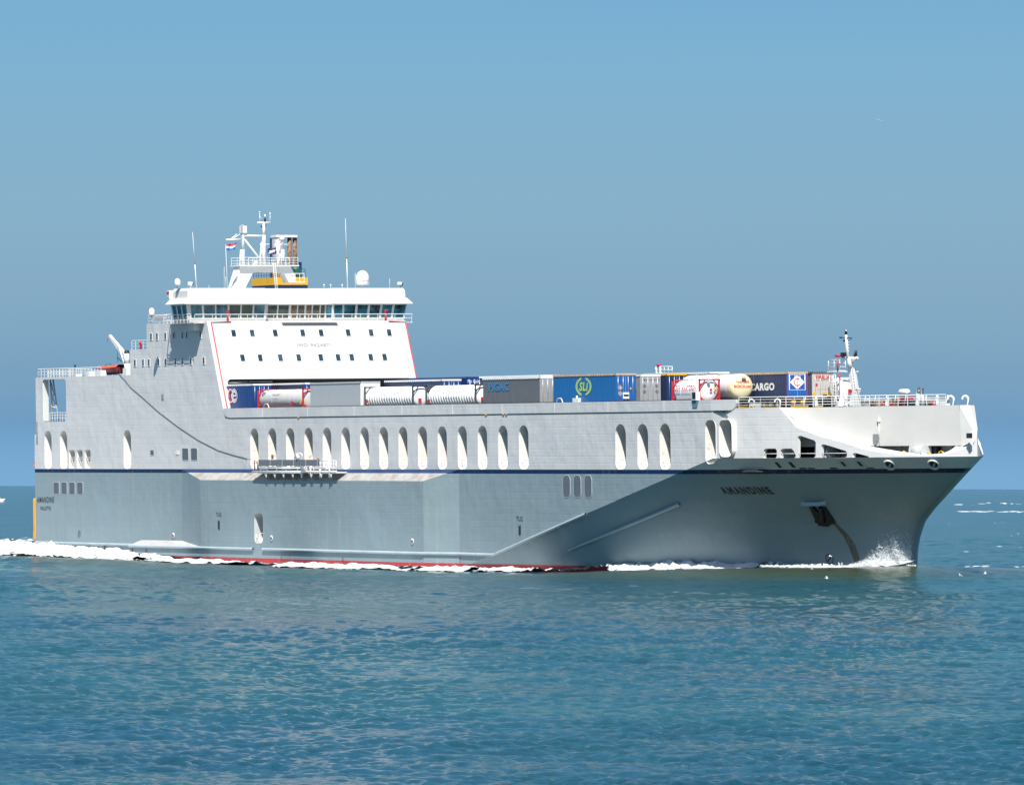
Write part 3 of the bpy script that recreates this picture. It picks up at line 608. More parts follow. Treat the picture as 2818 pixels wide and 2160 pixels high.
rf = MB(); loft(rf, [(bplan(.45), 29.25), (bplan(.5), 29.95), (bplan(.25), 30.0), (bplan(.22), 30.85), (bplan(.0), 31.16)]); rfo = rf.build('wheelhouse_roof', WHITE, ship)
vz = MB(); a_, b_ = bplan(.42), bplan(1.05); n_ = len(a_)
for i in range(n_ - 1): vz.hexa([(*b_[i], 29.28), (*b_[i + 1], 29.28), (*a_[i + 1], 29.3), (*a_[i], 29.3)], [(*b_[i], 29.36), (*b_[i + 1], 29.36), (*a_[i + 1], 30.0), (*a_[i], 30.0)])
vz.build('sun_visor', WHITE, rfo)
# window band: leaning glass between mullions
lo, hi = bplan(.1), bplan(.42)
mul = MB()
def band(i, ya, yb, m_, seg):
    """one pane of front segment i between fractions"""
    A0, B0 = Vector((*lo[i], 27.62)), Vector((*lo[i + 1], 27.62)); A1, B1 = Vector((*hi[i], 29.26)), Vector((*hi[i + 1], 29.26))
    q = [A0.lerp(B0, ya), A0.lerp(B0, yb), A1.lerp(B1, yb), A1.lerp(B1, ya)]; nrm = (q[1] - q[0]).cross(q[3] - q[0]).normalized()
    if nrm.x < -.01 or (abs(nrm.x) < .3 and nrm.y > 0 and i < 3): nrm = -nrm
    MB().prism(q, nrm * -.05).build('bridge_window', m_, bro)
def segs(i, cuts, ms):
    A0, B0 = Vector((*lo[i], 27.5)), Vector((*lo[i + 1], 27.5)); A1, B1 = Vector((*hi[i], 29.3)), Vector((*hi[i + 1], 29.3))
    p = 0.
    for (a, b), m_ in zip(cuts, ms): band(i, a, b, m_, 0)
    edges = [0.] + [e for c in cuts for e in c] + [1.]
    for k in range(0, len(edges), 2):
        a, b = edges[k], edges[k + 1]
        if b - a > .001:
            q = [A0.lerp(B0, a), A0.lerp(B0, b), A1.lerp(B1, b), A1.lerp(B1, a)]; d = Vector((.03, 0, 0)) if i != 0 else Vector((0, -.03, 0)); mul.add([v + d for v in q], [(0, 1, 2, 3)])
    for z0, z1 in ((0, .09), (.93, 1)):
        d = Vector((.028, 0, 0)) if i != 0 else Vector((0, -.028, 0)); q = [A0.lerp(A1, z0), B0.lerp(B1, z0), B0.lerp(B1, z1), A0.lerp(A1, z1)]; mul.add([v + d for v in q], [(0, 1, 2, 3)])
def jw(pxs, X, y0, y1):
    r_ = []
    for a, b in pxs:
        u = at('J', a, 340, 'x', X)[1]; v = at('J', b, 340, 'x', X)[1]; r_.append((max(.005, (u - y0) / (y1 - y0)), min(.995, (v - y0) / (y1 - y0))))
    return r_
segs(0, [(.05, .3), (.36, .62), (.68, .95)], [GLASS] * 3)
segs(1, jw([(235, 325), (340, 430), (440, 530), (545, 632), (645, 732), (745, 828)], XFR + .2, lo[1][1], lo[2][1]), [GLASS, GLASS, GLASS, GLASS2, GLASS2, GLASS])
BRG = [mat('tinted_glass_brown', (.16, .10, .05), .1, .9, var=.4, vscale=1.2), mat('tinted_glass_olive', (.10, .09, .06), .1, .9, var=.4, vscale=1.5)]
segs(3, jw([(858, 933), (945, 1030), (1050, 1098), (1108, 1160), (1175, 1220), (1230, 1285), (1295, 1343)], XRC + .2, lo[3][1], lo[4][1]), [GLASS2, GLASS2, BRG[0], BRG[1], BRG[0], BRG[1], BRG[1]])
segs(4, [(.15, .85)], [GLASS]); segs(2, [(.2, .8)], [GLASS])
segs(5, jw([(1408, 1475), (1490, 1580), (1597, 1680), (1697, 1780), (1797, 1878), (1895, 1985)], XFR + .2, lo[5][1], lo[6][1]), [GLASS] * 6)
mul.build('window_frame', WHITE, bro)
# walkway round the bridge and its rails
wk = MB().box(46.9, 48.5, -1.4, 27.4, 27.02, 27.12)
wk.add([(39.35, 0, 27.1), (40.9, -1.0, 27.1), (47.5, -1.0, 27.1), (48.5, 0, 27.1)], [(0, 1, 2, 3)]); wk.add([(39.35, 0, 27.0), (40.9, -1.0, 27.0), (47.5, -1.0, 27.0), (48.5, 0, 27.0)], [(0, 1, 2, 3)])
for k in range(18): x = 41.3 + k * .36; wk.box(x, x + .07, -1.75, -1.0, 27.05, 27.1)
for k in range(3): wk.box(41, 47.6, -1.75 + .25 * k, -1.69 + .25 * k, 27.05, 27.1)
wk.box(45.5, 47.4, -.9, 0, 26.2, 27.0)
wk.build('bridge_walkway', WHITE, bro)
def railing(pts, h_=1.05, n_rails=3, step=1.5, r=.032, name='railing', lean=None, m_=WHITE2, par=ship, toe=False):
    mb = MB(); pts = [Vector(p) for p in pts]; ln = Vector(lean) if lean else Vector((0, 0, 0))
    for k in range(1, n_rails + 1):
        f_ = k / n_rails; mb.tube([p + Vector((0, 0, h_ * f_)) + ln * f_ for p in pts], r * (1.25 if k == n_rails else .8), 5)
    for a, b in zip(pts, pts[1:]):
        n_ = max(1, round((b - a).length / step))
        for k in range(n_ + 1):
            p = a.lerp(b, k / n_); mb.cyl(p, p + Vector((0, 0, h_)) + ln, r, n=5, caps=False)
    return mb.build(name, m_, par)
railing([(48.4, -1.3, 27.1), (48.4, 27.3, 27.1)], .95, 2, 1.15, .035, lean=(.18, 0, 0), par=bro)
railing([(41.0, -1.7, 27.1), (48.3, -1.7, 27.1)], 1.0, 3, .95, .035, par=bro)
railing([(39.4, .1, 27.25), (41, -1.7, 27.1)], 1.0, 3, 1.0, par=bro)
railing([(32.9, .1, 27.25), (39.4, .1, 27.25)], 1.0, 3, 1.2, par=supo); railing([(32.9, .1, 27.25), (32.9, 26, 27.25)], 1.0, 3, 1.5, par=supo)
MB().box(34.1, 38.2, .0, .06, 27.35, 28.2).build('name_board', GREYW, supo)
text_mb('AMANDINE', 2.6, .35, F0(34.9, 27.6, -.02), bold=0).build('board_lettering', mat('faint_letter', (.35, .36, .38), .5), supo)
railing([(28.3, .1, 24.28), (32.5, .1, 24.28)], 1.05, 3, 1.1, par=supo)
o = thing('lifebuoy', 'small red lifebuoy hanging on the railing beside the step in the deckhouse', 'lifebuoy', (31.0, -.02, 24.85))
MB().lathe((31, -.02, 24.85), [(.25 + .1 * math.cos(R(a)), .1 * math.sin(R(a))) for a in range(0, 361, 30)], 18, (0, 1, 0)).build('ring', RED, o, (31, -.02, 24.85)); MB().box(30.75, 31.25, .0, .1, 24.3, 24.5).build('rope_box', RED, o, (31, -.02, 24.85))
# nav light box at the wing end
mb = MB(); mb.box(42.3, 43.0, -1.9, -1.25, 30.0, 31.0); o = mb.build('navigation_light_box', WHITE2, rfo); MB().box(42.35, 42.95, -1.94, -1.9, 30.55, 30.85).build('light_screen', RED, o); MB().box(42.35, 42.95, -1.94, -1.9, 30.15, 30.45).build('light_lens', GREYW, o)

# roof fittings, seen along the roof at x = 45
def rp_(c, x, y): return at(c, x, y, 'x', 45.)
def radome(c, xb, yb, w, h_, X=45., par=None, name='satellite_dome', txt=False):
    b0 = at(c, xb, yb, 'x', X); mb = MB().cyl(b0, b0 + Vector((0, 0, .35)), .1, n=8)
    mb.lathe(b0 + Vector((0, 0, .3)), [(0, 0), (w * .46, .02), (w * .5, .1), (w * .5, h_ * .45)] + [(w * .5 * math.cos(R(a)), h_ * .45 + (h_ * .55) * math.sin(R(a))) for a in (15, 30, 45, 60, 75, 90)], 20)
    o = mb.build(name, WHITE2, par or rfo)
    if txt: text_mb('SeaTel', 1.0, .14, lambda u, v: tuple(b0 + Vector((w * .5 + .01 - ((u - .5) ** 2) * .5, u - .55, .75 + v)))).build('dome_lettering', BLUEC, o)
def atyx(c, x, y, X): return at(c, x, y, 'x', X)
radome('A', 240, 632, .72, .85); radome('A', 1620, 628, 1.6, 1.75, txt=True); radome('A', 48, 855, .72, .9, X=39., par=bro)
for c, x, y, t_ in (('A', 382, 628, 215), ('A', 1508, 630, 112)):
    a = rp_(c, x, y); zt_ = rp_(c, x - 15 if y else x, t_)[2]; top = Vector((a[0], rp_(c, x - (30 if x < 500 else 16), t_)[1], zt_)); mid = a.lerp(top, .42)
    MB().cyl(a, mid, .07, .055, 6).build('whip_antenna', WHITE2, rfo); MB().cyl(mid, mid.lerp(top, .03), .06, n=6).build('antenna_joint', BLACK, rfo); MB().cyl(mid.lerp(top, .03), top, .05, .02, 6).build('whip_antenna_tip', WHITE2, rfo)
for c, x, t_ in (('A', 1565, 520), ('A', 1822, 560), ('A', 475, 610), ('A', 588, 470), ('A', 600, 545)):
    a = rp_(c, x, 632); b = rp_(c, x, t_); MB().cyl(a, b, .03, .015, 5).build('aerial', WHITE2, rfo)
for x in (1333, 1382, 1468):
    a = rp_('A', x, 632); MB().cyl(a, a + Vector((0, 0, .3)), .03, n=5).lathe(a + Vector((0, 0, .28)), [(0, 0), (.1, .03), (.1, .12), (0, .2)], 10).build('small_aerial', WHITE2, rfo)
for x in (338, 1900):
    a = rp_('A', x, 632); mb = MB().cyl(a, a + Vector((0, 0, .3)), .06, n=6); c0 = a + Vector((0, -.0, .5)); mb.cyl(c0 + Vector((-.15, -.25, .03)), c0 + Vector((.2, .18, -.05)), .22, .25, 12); o = mb.build('searchlight', WHITE2, rfo); MB().cyl(c0 + Vector((.2, .18, -.05)), c0 + Vector((.22, .2, -.055)), .2, n=12).build('searchlight_lens', BLACK, o)

# radar mast: a white portal at x = 36 carrying mast, radar arms and rails
XM = 36.
def rm(x, y, X=XM): return at('I', x, y, 'x', X)
outer = [(100, 1500), (225, 1085), (1090, 1075), (1160, 1105), (1235, 1260), (1245, 1400), (1130, 1400), (1040, 1230), (990, 1212), (490, 1212), (450, 1235), (318, 1500)]
v3 = [rm(x, y) for x, y in outer]; tri = tessellate_polygon([[Vector((x, y, 0)) for x, y in outer]]); n_ = len(v3)
mb = MB().add([v + Vector((.75, 0, 0)) for v in v3] + [v - Vector((.75, 0, 0)) for v in v3], [tuple(t_) for t_ in tri] + [tuple(i + n_ for i in t_[::-1]) for t_ in tri] + [(i, (i + 1) % n_, n_ + (i + 1) % n_, n_ + i) for i in range(n_)])
P_ = rm(1245, 1380); mb.box(XM - 1, XM + 1, P_[1] - .8, P_[1] + 1.2, P_[2] - .12, P_[2]); rmo = mb.build('radar_mast', WHITE2, ship)
pf = rm(180, 1090); pe = rm(1275, 1080); MB().box(XM - 1.3, XM + 1.3, pf[1], pe[1], pf[2] - .06, pf[2] + .08).build('mast_platform', WHITE2, rmo)
railing([(XM + 1.2, pf[1] + .1, pf[2]), (XM + 1.2, pe[1] - .1, pf[2])], .98, 3, .55, .025, par=rmo); railing([(XM - 1.2, pf[1] + .1, pf[2]), (XM - 1.2, pe[1] - .1, pf[2])], .98, 3, .8, .025, par=rmo)
railing([(XM + .9, P_[1] - .7, P_[2]), (XM + .9, P_[1] + 1.1, P_[2])], .95, 2, .6, .03, par=rmo)
def bars(name, lst, m_=WHITE2, par=None):
    mb = MB()
    for a, b, r0, r1 in lst: mb.cyl(rm(*a), rm(*b), r0, r1, 8)
    return mb.build(name, m_, par or rmo)
bars('main_mast', [((712, 1060), (712, 520), .26, .22), ((712, 520), (712, 300), .22, .16)]); bars('mast_strut', [((355, 600), (705, 1045), .12, .12)])
bars('radar_post', [((325, 1080), (325, 780), .22, .2), ((322, 780), (322, 480), .22, .2)]); bars('mast_leg', [((265, 1080), (290, 790), .12, .1)]); bars('mast_leg', [((635, 1060), (675, 650), .14, .1)]); bars('mast_leg', [((970, 1060), (1020, 860), .12, .08)])
bars('yard', [((352, 530), (690, 538), .13, .13), ((15, 605), (275, 600), .1, .1), ((80, 610), (215, 500), .05, .05), ((130, 590), (270, 505), .05, .05), ((590, 292), (830, 290), .1, .1), ((640, 690), (820, 692), .07, .07), ((905, 700), (1165, 695), .07, .07)])
mb = MB(); a = rm(330, 480); mb.box(a[0] - .3, a[0] + .3, a[1] - .35, a[1] + .35, a[2], a[2] + .85); b_ = rm(195, 375); c_ = rm(390, 350); mb.hexa([(b_[0] + 1.2, b_[1], b_[2] - .12), (b_[0] + 1.4, b_[1], b_[2] - .12), (c_[0] - .6, c_[1], c_[2] - .15), (c_[0] - .9, c_[1], c_[2] - .15)], [(b_[0] + 1.2, b_[1], b_[2] + .15), (b_[0] + 1.4, b_[1], b_[2] + .15), (c_[0] - .6, c_[1], c_[2] + .2), (c_[0] - .9, c_[1], c_[2] + .2)]); mb.build('radar_scanner', WHITE2, rmo)
bars('mast_head_lights', [((635, 270), (635, 110), .04, .03), ((640, 180), (690, 240), .03, .03), ((828, 290), (828, 150), .04, .03)]); bars('lamp', [((735, 270), (735, 200), .12, .12)], BLACK); bars('lamp', [((735, 195), (735, 140), .1, .08)])
for x, y in ((635, 100), (828, 140), (828, 118)): MB().lathe(rm(x, y), [(0, -.08), (.1, -.02), (.1, .06), (0, .1)], 8).build('mast_lamp', WHITE2, rmo)
for x, y0_, y1_ in ((740, 1000, 920), (738, 680, 600), (738, 370, 300), (672, 380, 340)): bars('cable_box', [((x, y0_), (x, y1_), .09, .09)], BLACK)
bars('searchlight', [((540, 1030), (590, 1035), .22, .22)]); bars('lamp_bracket', [((515, 1040), (560, 1150), .03, .03)]); MB().lathe(rm(560, 1150), [(0, -.1), (.28, -.02), (.28, .06), (0, .1)], 12).build('horn', GREYW, rmo)
mb = MB()
for dx in (0, 42):
    mb.cyl(rm(880 + dx, 1030, XM + 1.4), rm(925 + dx, 1500, XM + 1.9), .04, n=5)
for k in range(12): f_ = k / 11; mb.cyl(rm(883 + 42 * f_, 1060 + 430 * f_, XM + 1.6), rm(925 + 42 * f_, 1060 + 430 * f_, XM + 1.6), .03, n=4)
mb.build('mast_ladder', WHITE2, rmo)
a = rm(1060, 700); mb = MB().cyl(a, a + Vector((0, 0, .75)), .16, n=8); a = rm(1050, 620); mb.lathe(a, [(0, 0), (.3, .03), (.33, .35), (.2, .5), (0, .55)], 14); mb.build('satellite_dome', WHITE2, rmo)
mb = MB(); a = rm(1065, 1000); mb.cyl(a, a + Vector((0, 0, 1.4)), .28, .2, 8); mb.cyl(rm(1000, 850), rm(1000, 660), .1, .06, 6); mb.build('aft_light_post', WHITE2, rmo)

# funnel behind
XN = 31.; YS = at('I', 930, 1305, 'x', XN)[1]; YE = at('I', 1525, 1305, 'x', XN)[1]; zt_ = at('I', 1500, 1302, 'x', XN)[2]; zm = at('I', 1500, 1440, 'x', XN)[2]; XFN = at('I', 490, 1330, 'y', YS)[0]
mb = MB().box(XFN, XN, YS, YE, zm, zt_); fno = mb.build('funnel', YEL, ship); MB().box(XFN + .02, XN - .02, YS + .02, YE - .02, 27, zm).build('funnel_base', NAVY, fno)
railing([(XFN + .3, YS + .1, zt_), (XN - .5, YS + .1, zt_), (XN - .5, YE - .1, zt_)], 1.0, 3, .7, .03, m_=NAVY, par=fno)
fu = lambda x, y, X=29.: at('I', x, y, 'x', X)
mb = MB().box(28, 29, fu(885, 0)[1], fu(1000, 0)[1], zt_, fu(900, 575)[2]); mb.build('funnel_casing', NAVY, fno)
a = fu(950, 590); MB().cyl((29.3, a[1], zt_), (29.3, a[1], a[2]), .72, n=20).build('exhaust_pipe', STEEL, fno)
for x in (1152, 1250): a = fu(x, 570); MB().cyl((29.5, a[1], zt_), (29.5, a[1], a[2]), .27, n=12).build('exhaust_pipe', BROWN, fno)
a = fu(868, 540); b_ = fu(1265, 540); MB().box(28.6, 30, a[1], b_[1], a[2] - .15, a[2] + .12).build('pipe_frame', WHITE2, fno)
mb = MB(); a = fu(1290, 1020); mb.box(28.6, 29.6, a[1], a[1] + .6, zt_, a[2]); mb.cyl(fu(1290, 1020), fu(1360, 1025), .08, n=6); mb.cyl(fu(1350, 1025), fu(1310, 1200), .08, n=6); mb.cyl(fu(1200, 1080), fu(1290, 1180), .1, n=6); mb.build('funnel_frame', NAVY, fno)
a = fu(1265, 1230); mb = MB().box(29, 30.2, a[1] - .5, a[1] + .5, a[2] - .3, a[2] + .5); mb.lathe(a + Vector((.5, 0, .4)), [(.6, 0), (.5, .3), (0, .5)], 12); mb.build('funnel_machinery', GREEN, fno)

# --- flags: things that hang on the ship ---
def flag(name, label, pts, cols, X, pole=None):
    A = rm(*pts[0], X); B = rm(*pts[1], X); C_ = rm(*pts[2], X); D_ = rm(*pts[3], X)   # TL TR BR BL
    o = thing(name, label, 'flag', tuple(D_)); n_ = 14
    P = lambda u, v: A.lerp(B, u).lerp(D_.lerp(C_, u), v) + Vector((.12 * math.sin(u * 9 + v), 0, .06 * math.sin(u * 7 + v * 2)))
    for nm, f, m_ in cols:
        mb = MB(); f(mb, P, n_); mb.build(nm, m_, o, tuple(D_))
    return o
def stripe(v0, v1):
    def f(mb, P, n_):
        mb.add([P(i / n_, v) for v in (v0, v1) for i in range(n_ + 1)], [(i, i + 1, n_ + 2 + i, n_ + 1 + i) for i in range(n_)], True)
    return f
FR = mat('flag_red', (.5, .02, .04), .7); FW = mat('flag_white', (.8, .78, .75), .7); FB = mat('flag_blue', (.02, .13, .42), .7); FNV = mat('flag_navy', (.03, .04, .13), .7)
flag('flag', 'red, white and blue striped flag flying left of the radar mast', [(15, 705), (205, 650), (185, 795), (15, 800)], [('red_stripe', stripe(0, .35), FR), ('white_stripe', stripe(.35, .66), FW), ('blue_stripe', stripe(.66, 1), FB)], 39.)
a = rm(40, 1490, 39.); b_ = rm(5, 690, 39.); MB().cyl(a, b_, .05, .02, 6).build('flag_pole', WHITE2, rmo)
def field(mb, P, n_): mb.add([P(i / n_, v) for v in (0, 1) for i in range(n_ + 1)], [(i, i + 1, n_ + 2 + i, n_ + 1 + i) for i in range(n_)], True)
def cross(mb, P, n_):
    q = [P(.0, .2), P(.5, .35), P(1, .2), P(.72, .55), P(1, .85), P(.5, .75), P(.0, .95), P(.25, .55)]; mb.add([v + Vector((.05, 0, 0)) for v in q], [tuple(range(8))])
def ringf(mb, P, n_):
    for i in range(12):
        a, b = 2 * math.pi * i / 12, 2 * math.pi * (i + 1) / 12
        mb.add([P(.5 + r_ * .9 * math.cos(t_), .55 + r_ * 1.2 * math.sin(t_)) + Vector((.08, 0, 0)) for t_, r_ in ((a, .2), (b, .2), (b, .14), (a, .14))], [(0, 1, 2, 3)])
flag('flag', 'small navy and white house flag with a red ring beside the exhaust pipe', [(770, 780), (955, 735), (950, 880), (775, 880)], [('field', field, FNV), ('white_panel', cross, FW), ('red_ring', ringf, FR)], 37.5)

# --- cargo-side bulwark ---
bw = MB(); prof = []
x0, x1 = 53.3, 169.3
def bwy(x): return -.06 + sy(x)
xs_ = [x0, x0 + .35, x0 + .8, x0 + 1.6] + list(np.arange(56.5, 165, 12)) + [165.3, 166.5, 167.5, 168.3, 168.8, 169.15, x1]
def bwl(x):
    if x < x0 + 1.6: t_ = (x0 + 1.6 - x) / 1.6; return 15.95 + 1.05 * (1 - math.sqrt(max(0, 1 - t_ ** 2)))
    if x > 168.3: t_ = (x - 168.3) / 1.0; return 15.95 + .75 * (1 - math.sqrt(max(0, 1 - min(t_, 1) ** 2)))
    return 15.95
for a, b in zip(xs_, xs_[1:]):
    bw.hexa([(a, bwy(a), bwl(a)), (b, bwy(b), bwl(b)), (b, bwy(b) + .25, bwl(b)), (a, bwy(a) + .25, bwl(a))], [(a, bwy(a), 17.06), (b, bwy(b), 17.06), (b, bwy(b) + .25, 17.06), (a, bwy(a) + .25, 17.06)])
bwo = bw.pair('bulwark', HULL, ship)
mb = MB()
for c, x in (('K', 365), ('K', 735), ('K', 1112), ('K', 1502), ('K', 1915), ('E', 415), ('E', 868), ('E', 1327), ('E', 1810)):
    X = at(c, x, 330)[0]; mb.box(X - .04, X + .04, -.075, -.05, 15.97, 17.05)
mb.build('bulwark_seam', mat('seam_white', (.72, .72, .70), .5), bwo)
for x in (72.5, 117.3, 121.2, 121.9): MB().box(x, x + .35, -.1, .05, 15.86, 15.96).build('bulwark_lug', YEL, bwo)
MB().box(54.5, 168.3, .0, .12, 15.84, 15.97).build('bulwark_gap_shade', BLACK, bwo)  # black strip paints the shade in the gap below the bulwark
for X in (at('K', 360, 290)[0], at('E', 870, 390)[0]): MB().tube([(X - .6, .5, 16), (X - .5, .5, 17.35), (X - .2, .5, 17.5), (X + .4, .5, 17.5), (X + .8, .5, 17)], .05, 6).build('ladder_hoop', RUSTY, ship)
mb = MB(); X = at('E', 1000, 380)[0]; mb.box(X - .6, X + .5, .6, 1, 16.8, 17.5); mb.cyl((X, .8, 17.4), (X, .8, 17.75), .1); mb.build('winch_box', WHITE2, ship)
# mooring camera box and its bracket near the forward end of the bulwark
X = at('F', 250, 770)[0]; o = MB().box(X - .7, X + .1, -.25, .3, 17.05, 17.9).build('control_box', WHITE2, ship); MB().box(X - .55, X + .12, -.28, -.25, 17.2, 17.85).build('control_screen', BLACK, o)
MB().prism([(X - .9, -.12, 17.05), (X + .4, -.12, 17.05), (X + .1, -.12, 16.3), (X - .8, -.12, 16.3)], (0, .05, 0)).build('bracket_plate', mat('teal_plate', (.12, .22, .27), .5), ship)

# --- foredeck rails, goosenecks, gear ---
r0 = Vector((XA - .3, sy(XA - .3) + .1, 16.2)); railing([(169.5, sy(169.5) + .1, 16.2), (172.5, sy(172.5) + .1, 16.2), r0], 1.05, 4, 2.0, .035); w0 = Vector(wpt(WA[0] + .4, 16.2)); w1 = Vector(wpt(wp('c', 1990, 1290)[0], 16.2)); railing([r0, w0, w1], 1.05, 4, 1.1, .035)
mb = MB()
for k in range(16):
    p = w0.lerp(w1, k / 15.) + Vector((-.3, .3, 0)); 
    if k % 3: mb.cyl(p + Vector((-.35, 0, 0)), p + Vector((0, 0, 1.0)), .035, n=5)
    if k in (2, 5, 9, 12, 14, 15): mb.lathe(p + Vector((.2, 0, .0)), [(.22, 0), (.2, .2), (.05, 1.0), (0, 1.02)], 10)
mb.build('rail_stays', WHITE2, ship)
def goose(p, h_=1.0, r=.16):
    p = Vector(p); MB().tube([p, p + Vector((0, 0, h_ * .7))] + [p + Vector((-.26 * (1 - math.cos(R(a))) * .75, -.26 * (1 - math.cos(R(a))) * .75, h_ * .7 + .26 * math.sin(R(a)))) for a in (30, 60, 90, 120, 150, 190)], r, 10).build('air_vent', WHITE2, ship)
goose(shell('F', 825, 878, .3), .75, .09); goose(shell('F', 1085, 878, .2), .75, .09)
for c, x, X in (('b', 1478, 191.6), ('b', 1703, 191.6)): p = at(c, x, 195, 'x', X); goose((p[0], p[1], 16.15), .95, .13)
# front mast on the centre line
def fm(x, y, Y=11.): return at('c', x, y, 'y', Y)
def fbars(name, lst, m_=WHITE2, Y=11., par=None, n=8):
    mb = MB()
    for a, b, r0, r1 in lst: mb.cyl(fm(*a, Y), fm(*b, Y), r0, r1, n)
    return mb.build(name, m_, par or fmo)
mb = MB()
for (ya, wa), (yb, wb) in (((1300, (530, 668)), (1060, (580, 645))), ((1060, (560, 645)), (960, (555, 630))), ((960, (545, 630)), (720, (512, 590)))):
    a, b_, c_, d_ = fm(wa[0], ya), fm(wa[1], ya), fm(wb[1], yb), fm(wb[0], yb); t_ = Vector((-.35, .5, 0)); mb.hexa([a, b_, b_ + t_, a + t_], [d_, c_, c_ + t_, d_ + t_])
fmo = mb.build('fore_mast', WHITE2, ship)
fbars('mast_top', [((550, 720), (545, 580), .3, .28), ((515, 560), (483, 225), .2, .12)]); fbars('mast_light', [((483, 225), (483, 155), .13, .13)], BLACK)
MB().lathe(fm(484, 168) + Vector((.14, -.08, 0)), [(0, -.05), (.1, 0), (0, .05)], 8, (1, -.6, 0)).build('lamp', WHITE2, fmo)
fbars('mast_yard', [((402, 268), (572, 277), .05, .05), ((572, 277), (515, 325), .03, .03), ((400, 256), (403, 282), .12, .12)], NAVY); fbars('lamp', [((457, 330), (457, 295), .12, .12)], BLACK)
fbars('mast_rung', [((462, 330 + 45 * k), (530, 335 + 45 * k), .03, .03) for k in range(4)]); fbars('lamp_platform', [((425, 572), (660, 575), .12, .12), ((545, 600), (640, 590), .15, .1), ((560, 640), (620, 600), .1, .08)])
a = fm(457, 527); MB().box(a[0] - .25, a[0] + .25, a[1] - .3, a[1] + .3, a[2] - .22, a[2] + .22).build('floodlight', BLACK, fmo)
fbars('signal_light', [((630, 550), (630, 460), .15, .12), ((608, 555), (608, 510), .08, .08)], BLACK)
fbars('mast_ladder', [((598, 740), (665, 1300), .03, .03), ((560, 700), (625, 1290), .03, .03)] + [((570 + 5 * k, 760 + 42 * k), (602 + 5 * k, 760 + 42 * k), .025, .025) for k in range(13)])
fbars('boom', [((640, 1045), (700, 1045), .08, .08), ((695, 1050), (690, 1110), .04, .04)])
# lookout cage with ladder, red monitor pipe and post
cg = MB()
for Y in (11., 12.4):
    for zz in (605, 655, 708, 770): cg.cyl(fm(215, zz, Y), fm(478, zz, Y), .05 if zz in (605, 770) else .035, n=5)
    for xx in (218, 305, 390, 476): cg.cyl(fm(xx, 605, Y), fm(xx, 775, Y), .04, n=5)
p = fm(205, 780, 11.); q = fm(480, 780, 11.); cg.box(p[0], q[0], 10.9, 12.5, p[2] - .1, p[2]); cg.build('lookout_cage', WHITE2, fmo)
cg = MB()
for xx in (235, 290, 325): cg.cyl(fm(xx, 825), fm(xx, 1070), .05, n=5)
for zz in (825, 940, 1068): cg.cyl(fm(230, zz), fm(328, zz), .05, n=5)
for k in range(10): cg.cyl(fm(298, 850 + 45 * k), fm(325, 850 + 45 * k), .03, n=4)
for xx in (298, 327): cg.cyl(fm(xx, 830), fm(xx, 1300), .04, n=5)
cg.build('cage_ladder', WHITE2, fmo)
fbars('fire_monitor', [((357, 770), (357, 590), .08, .08), ((330, 545), (385, 548), .13, .11), ((357, 555), (357, 530), .14, .1), ((365, 825), (388, 870), .08, .08), ((388, 870), (388, 1290), .08, .08)], RED, 10.6)
fbars('deck_post', [((415, 1300), (415, 920), .2, .16)], WHITE2, 10.); MB().lathe(fm(415, 1300, 10.), [(.45, 0), (.3, .3), (.2, .9)], 12).build('post_foot', WHITE2, fmo)
# capsule raft, vents, deck clutter
a = at('c', 1295, 1090, 'y', 12.); b_ = at('c', 1430, 1090, 'y', 12.); d = (b_ - a).normalized()
MB().lathe(a, [(0, 0), (.22, .05), (.3, .2), (.3, (b_ - a).length - .2), (.22, (b_ - a).length - .05), (0, (b_ - a).length)], 16, d).build('life_raft', WHITE2, ship)
for x, w, t_ in ((1575, .35, 1065), (1640, .22, 1070)):
    p = at('c', x, t_, 'y', 12.); MB().cyl((p[0], 12., 16.2), p, w * .8, w * .6, 10).tube([p, p + Vector((.1, -.05, .15)), p + Vector((.4, -.2, .15))], w * .6, 8).build('deck_vent', WHITE2, ship)
for i, (x0_, x1_, y0_, m_) in enumerate(((1190, 1300, 1190, BROWN), (1310, 1400, 1165, RED), (1500, 1700, 1230, GREEN), (1740, 1790, 1230, RED), (700, 860, 1200, GREYW), (870, 930, 1210, BROWN), (1050, 1140, 1205, RED), (1390, 1480, 1200, NAVY), (1840, 1900, 1225, GREYW))):
    a = at('c', x0_, y0_, 'y', 12.5); b_ = at('c', x1_, y0_, 'y', 12.5); mb = MB().box(a[0], b_[0], 12.5, 13.3, 16.2, a[2]); mb.cyl((a[0] - .1, 12.4, 16.3), (a[0] - .1, 12.4, a[2] - .1), .12, n=8); mb.cyl((a[0], 12.4, a[2] - .1), (b_[0], 12.4, a[2] - .05), .08, n=6); mb.build('deck_machinery', m_, ship)
# yellow edging along the lane
mb = MB()
for c, x0_, x1_ in (('F', 670, 800), ('F', 910, 1070), ('F', 1190, 1355), ('F', 1440, 1500)): pa, pb = shell(c, x0_, 872, .35), shell(c, x1_, 872, .35); mb.hexa([(pa[0], pa[1], 16.2), (pb[0], pb[1], 16.2), (pb[0], pb[1] + .15, 16.2), (pa[0], pa[1] + .15, 16.2)], [(pa[0], pa[1], 16.33), (pb[0], pb[1], 16.33), (pb[0], pb[1] + .15, 16.33), (pa[0], pa[1] + .15, 16.33)])
mb.build('lane_edging', YEL, ship)
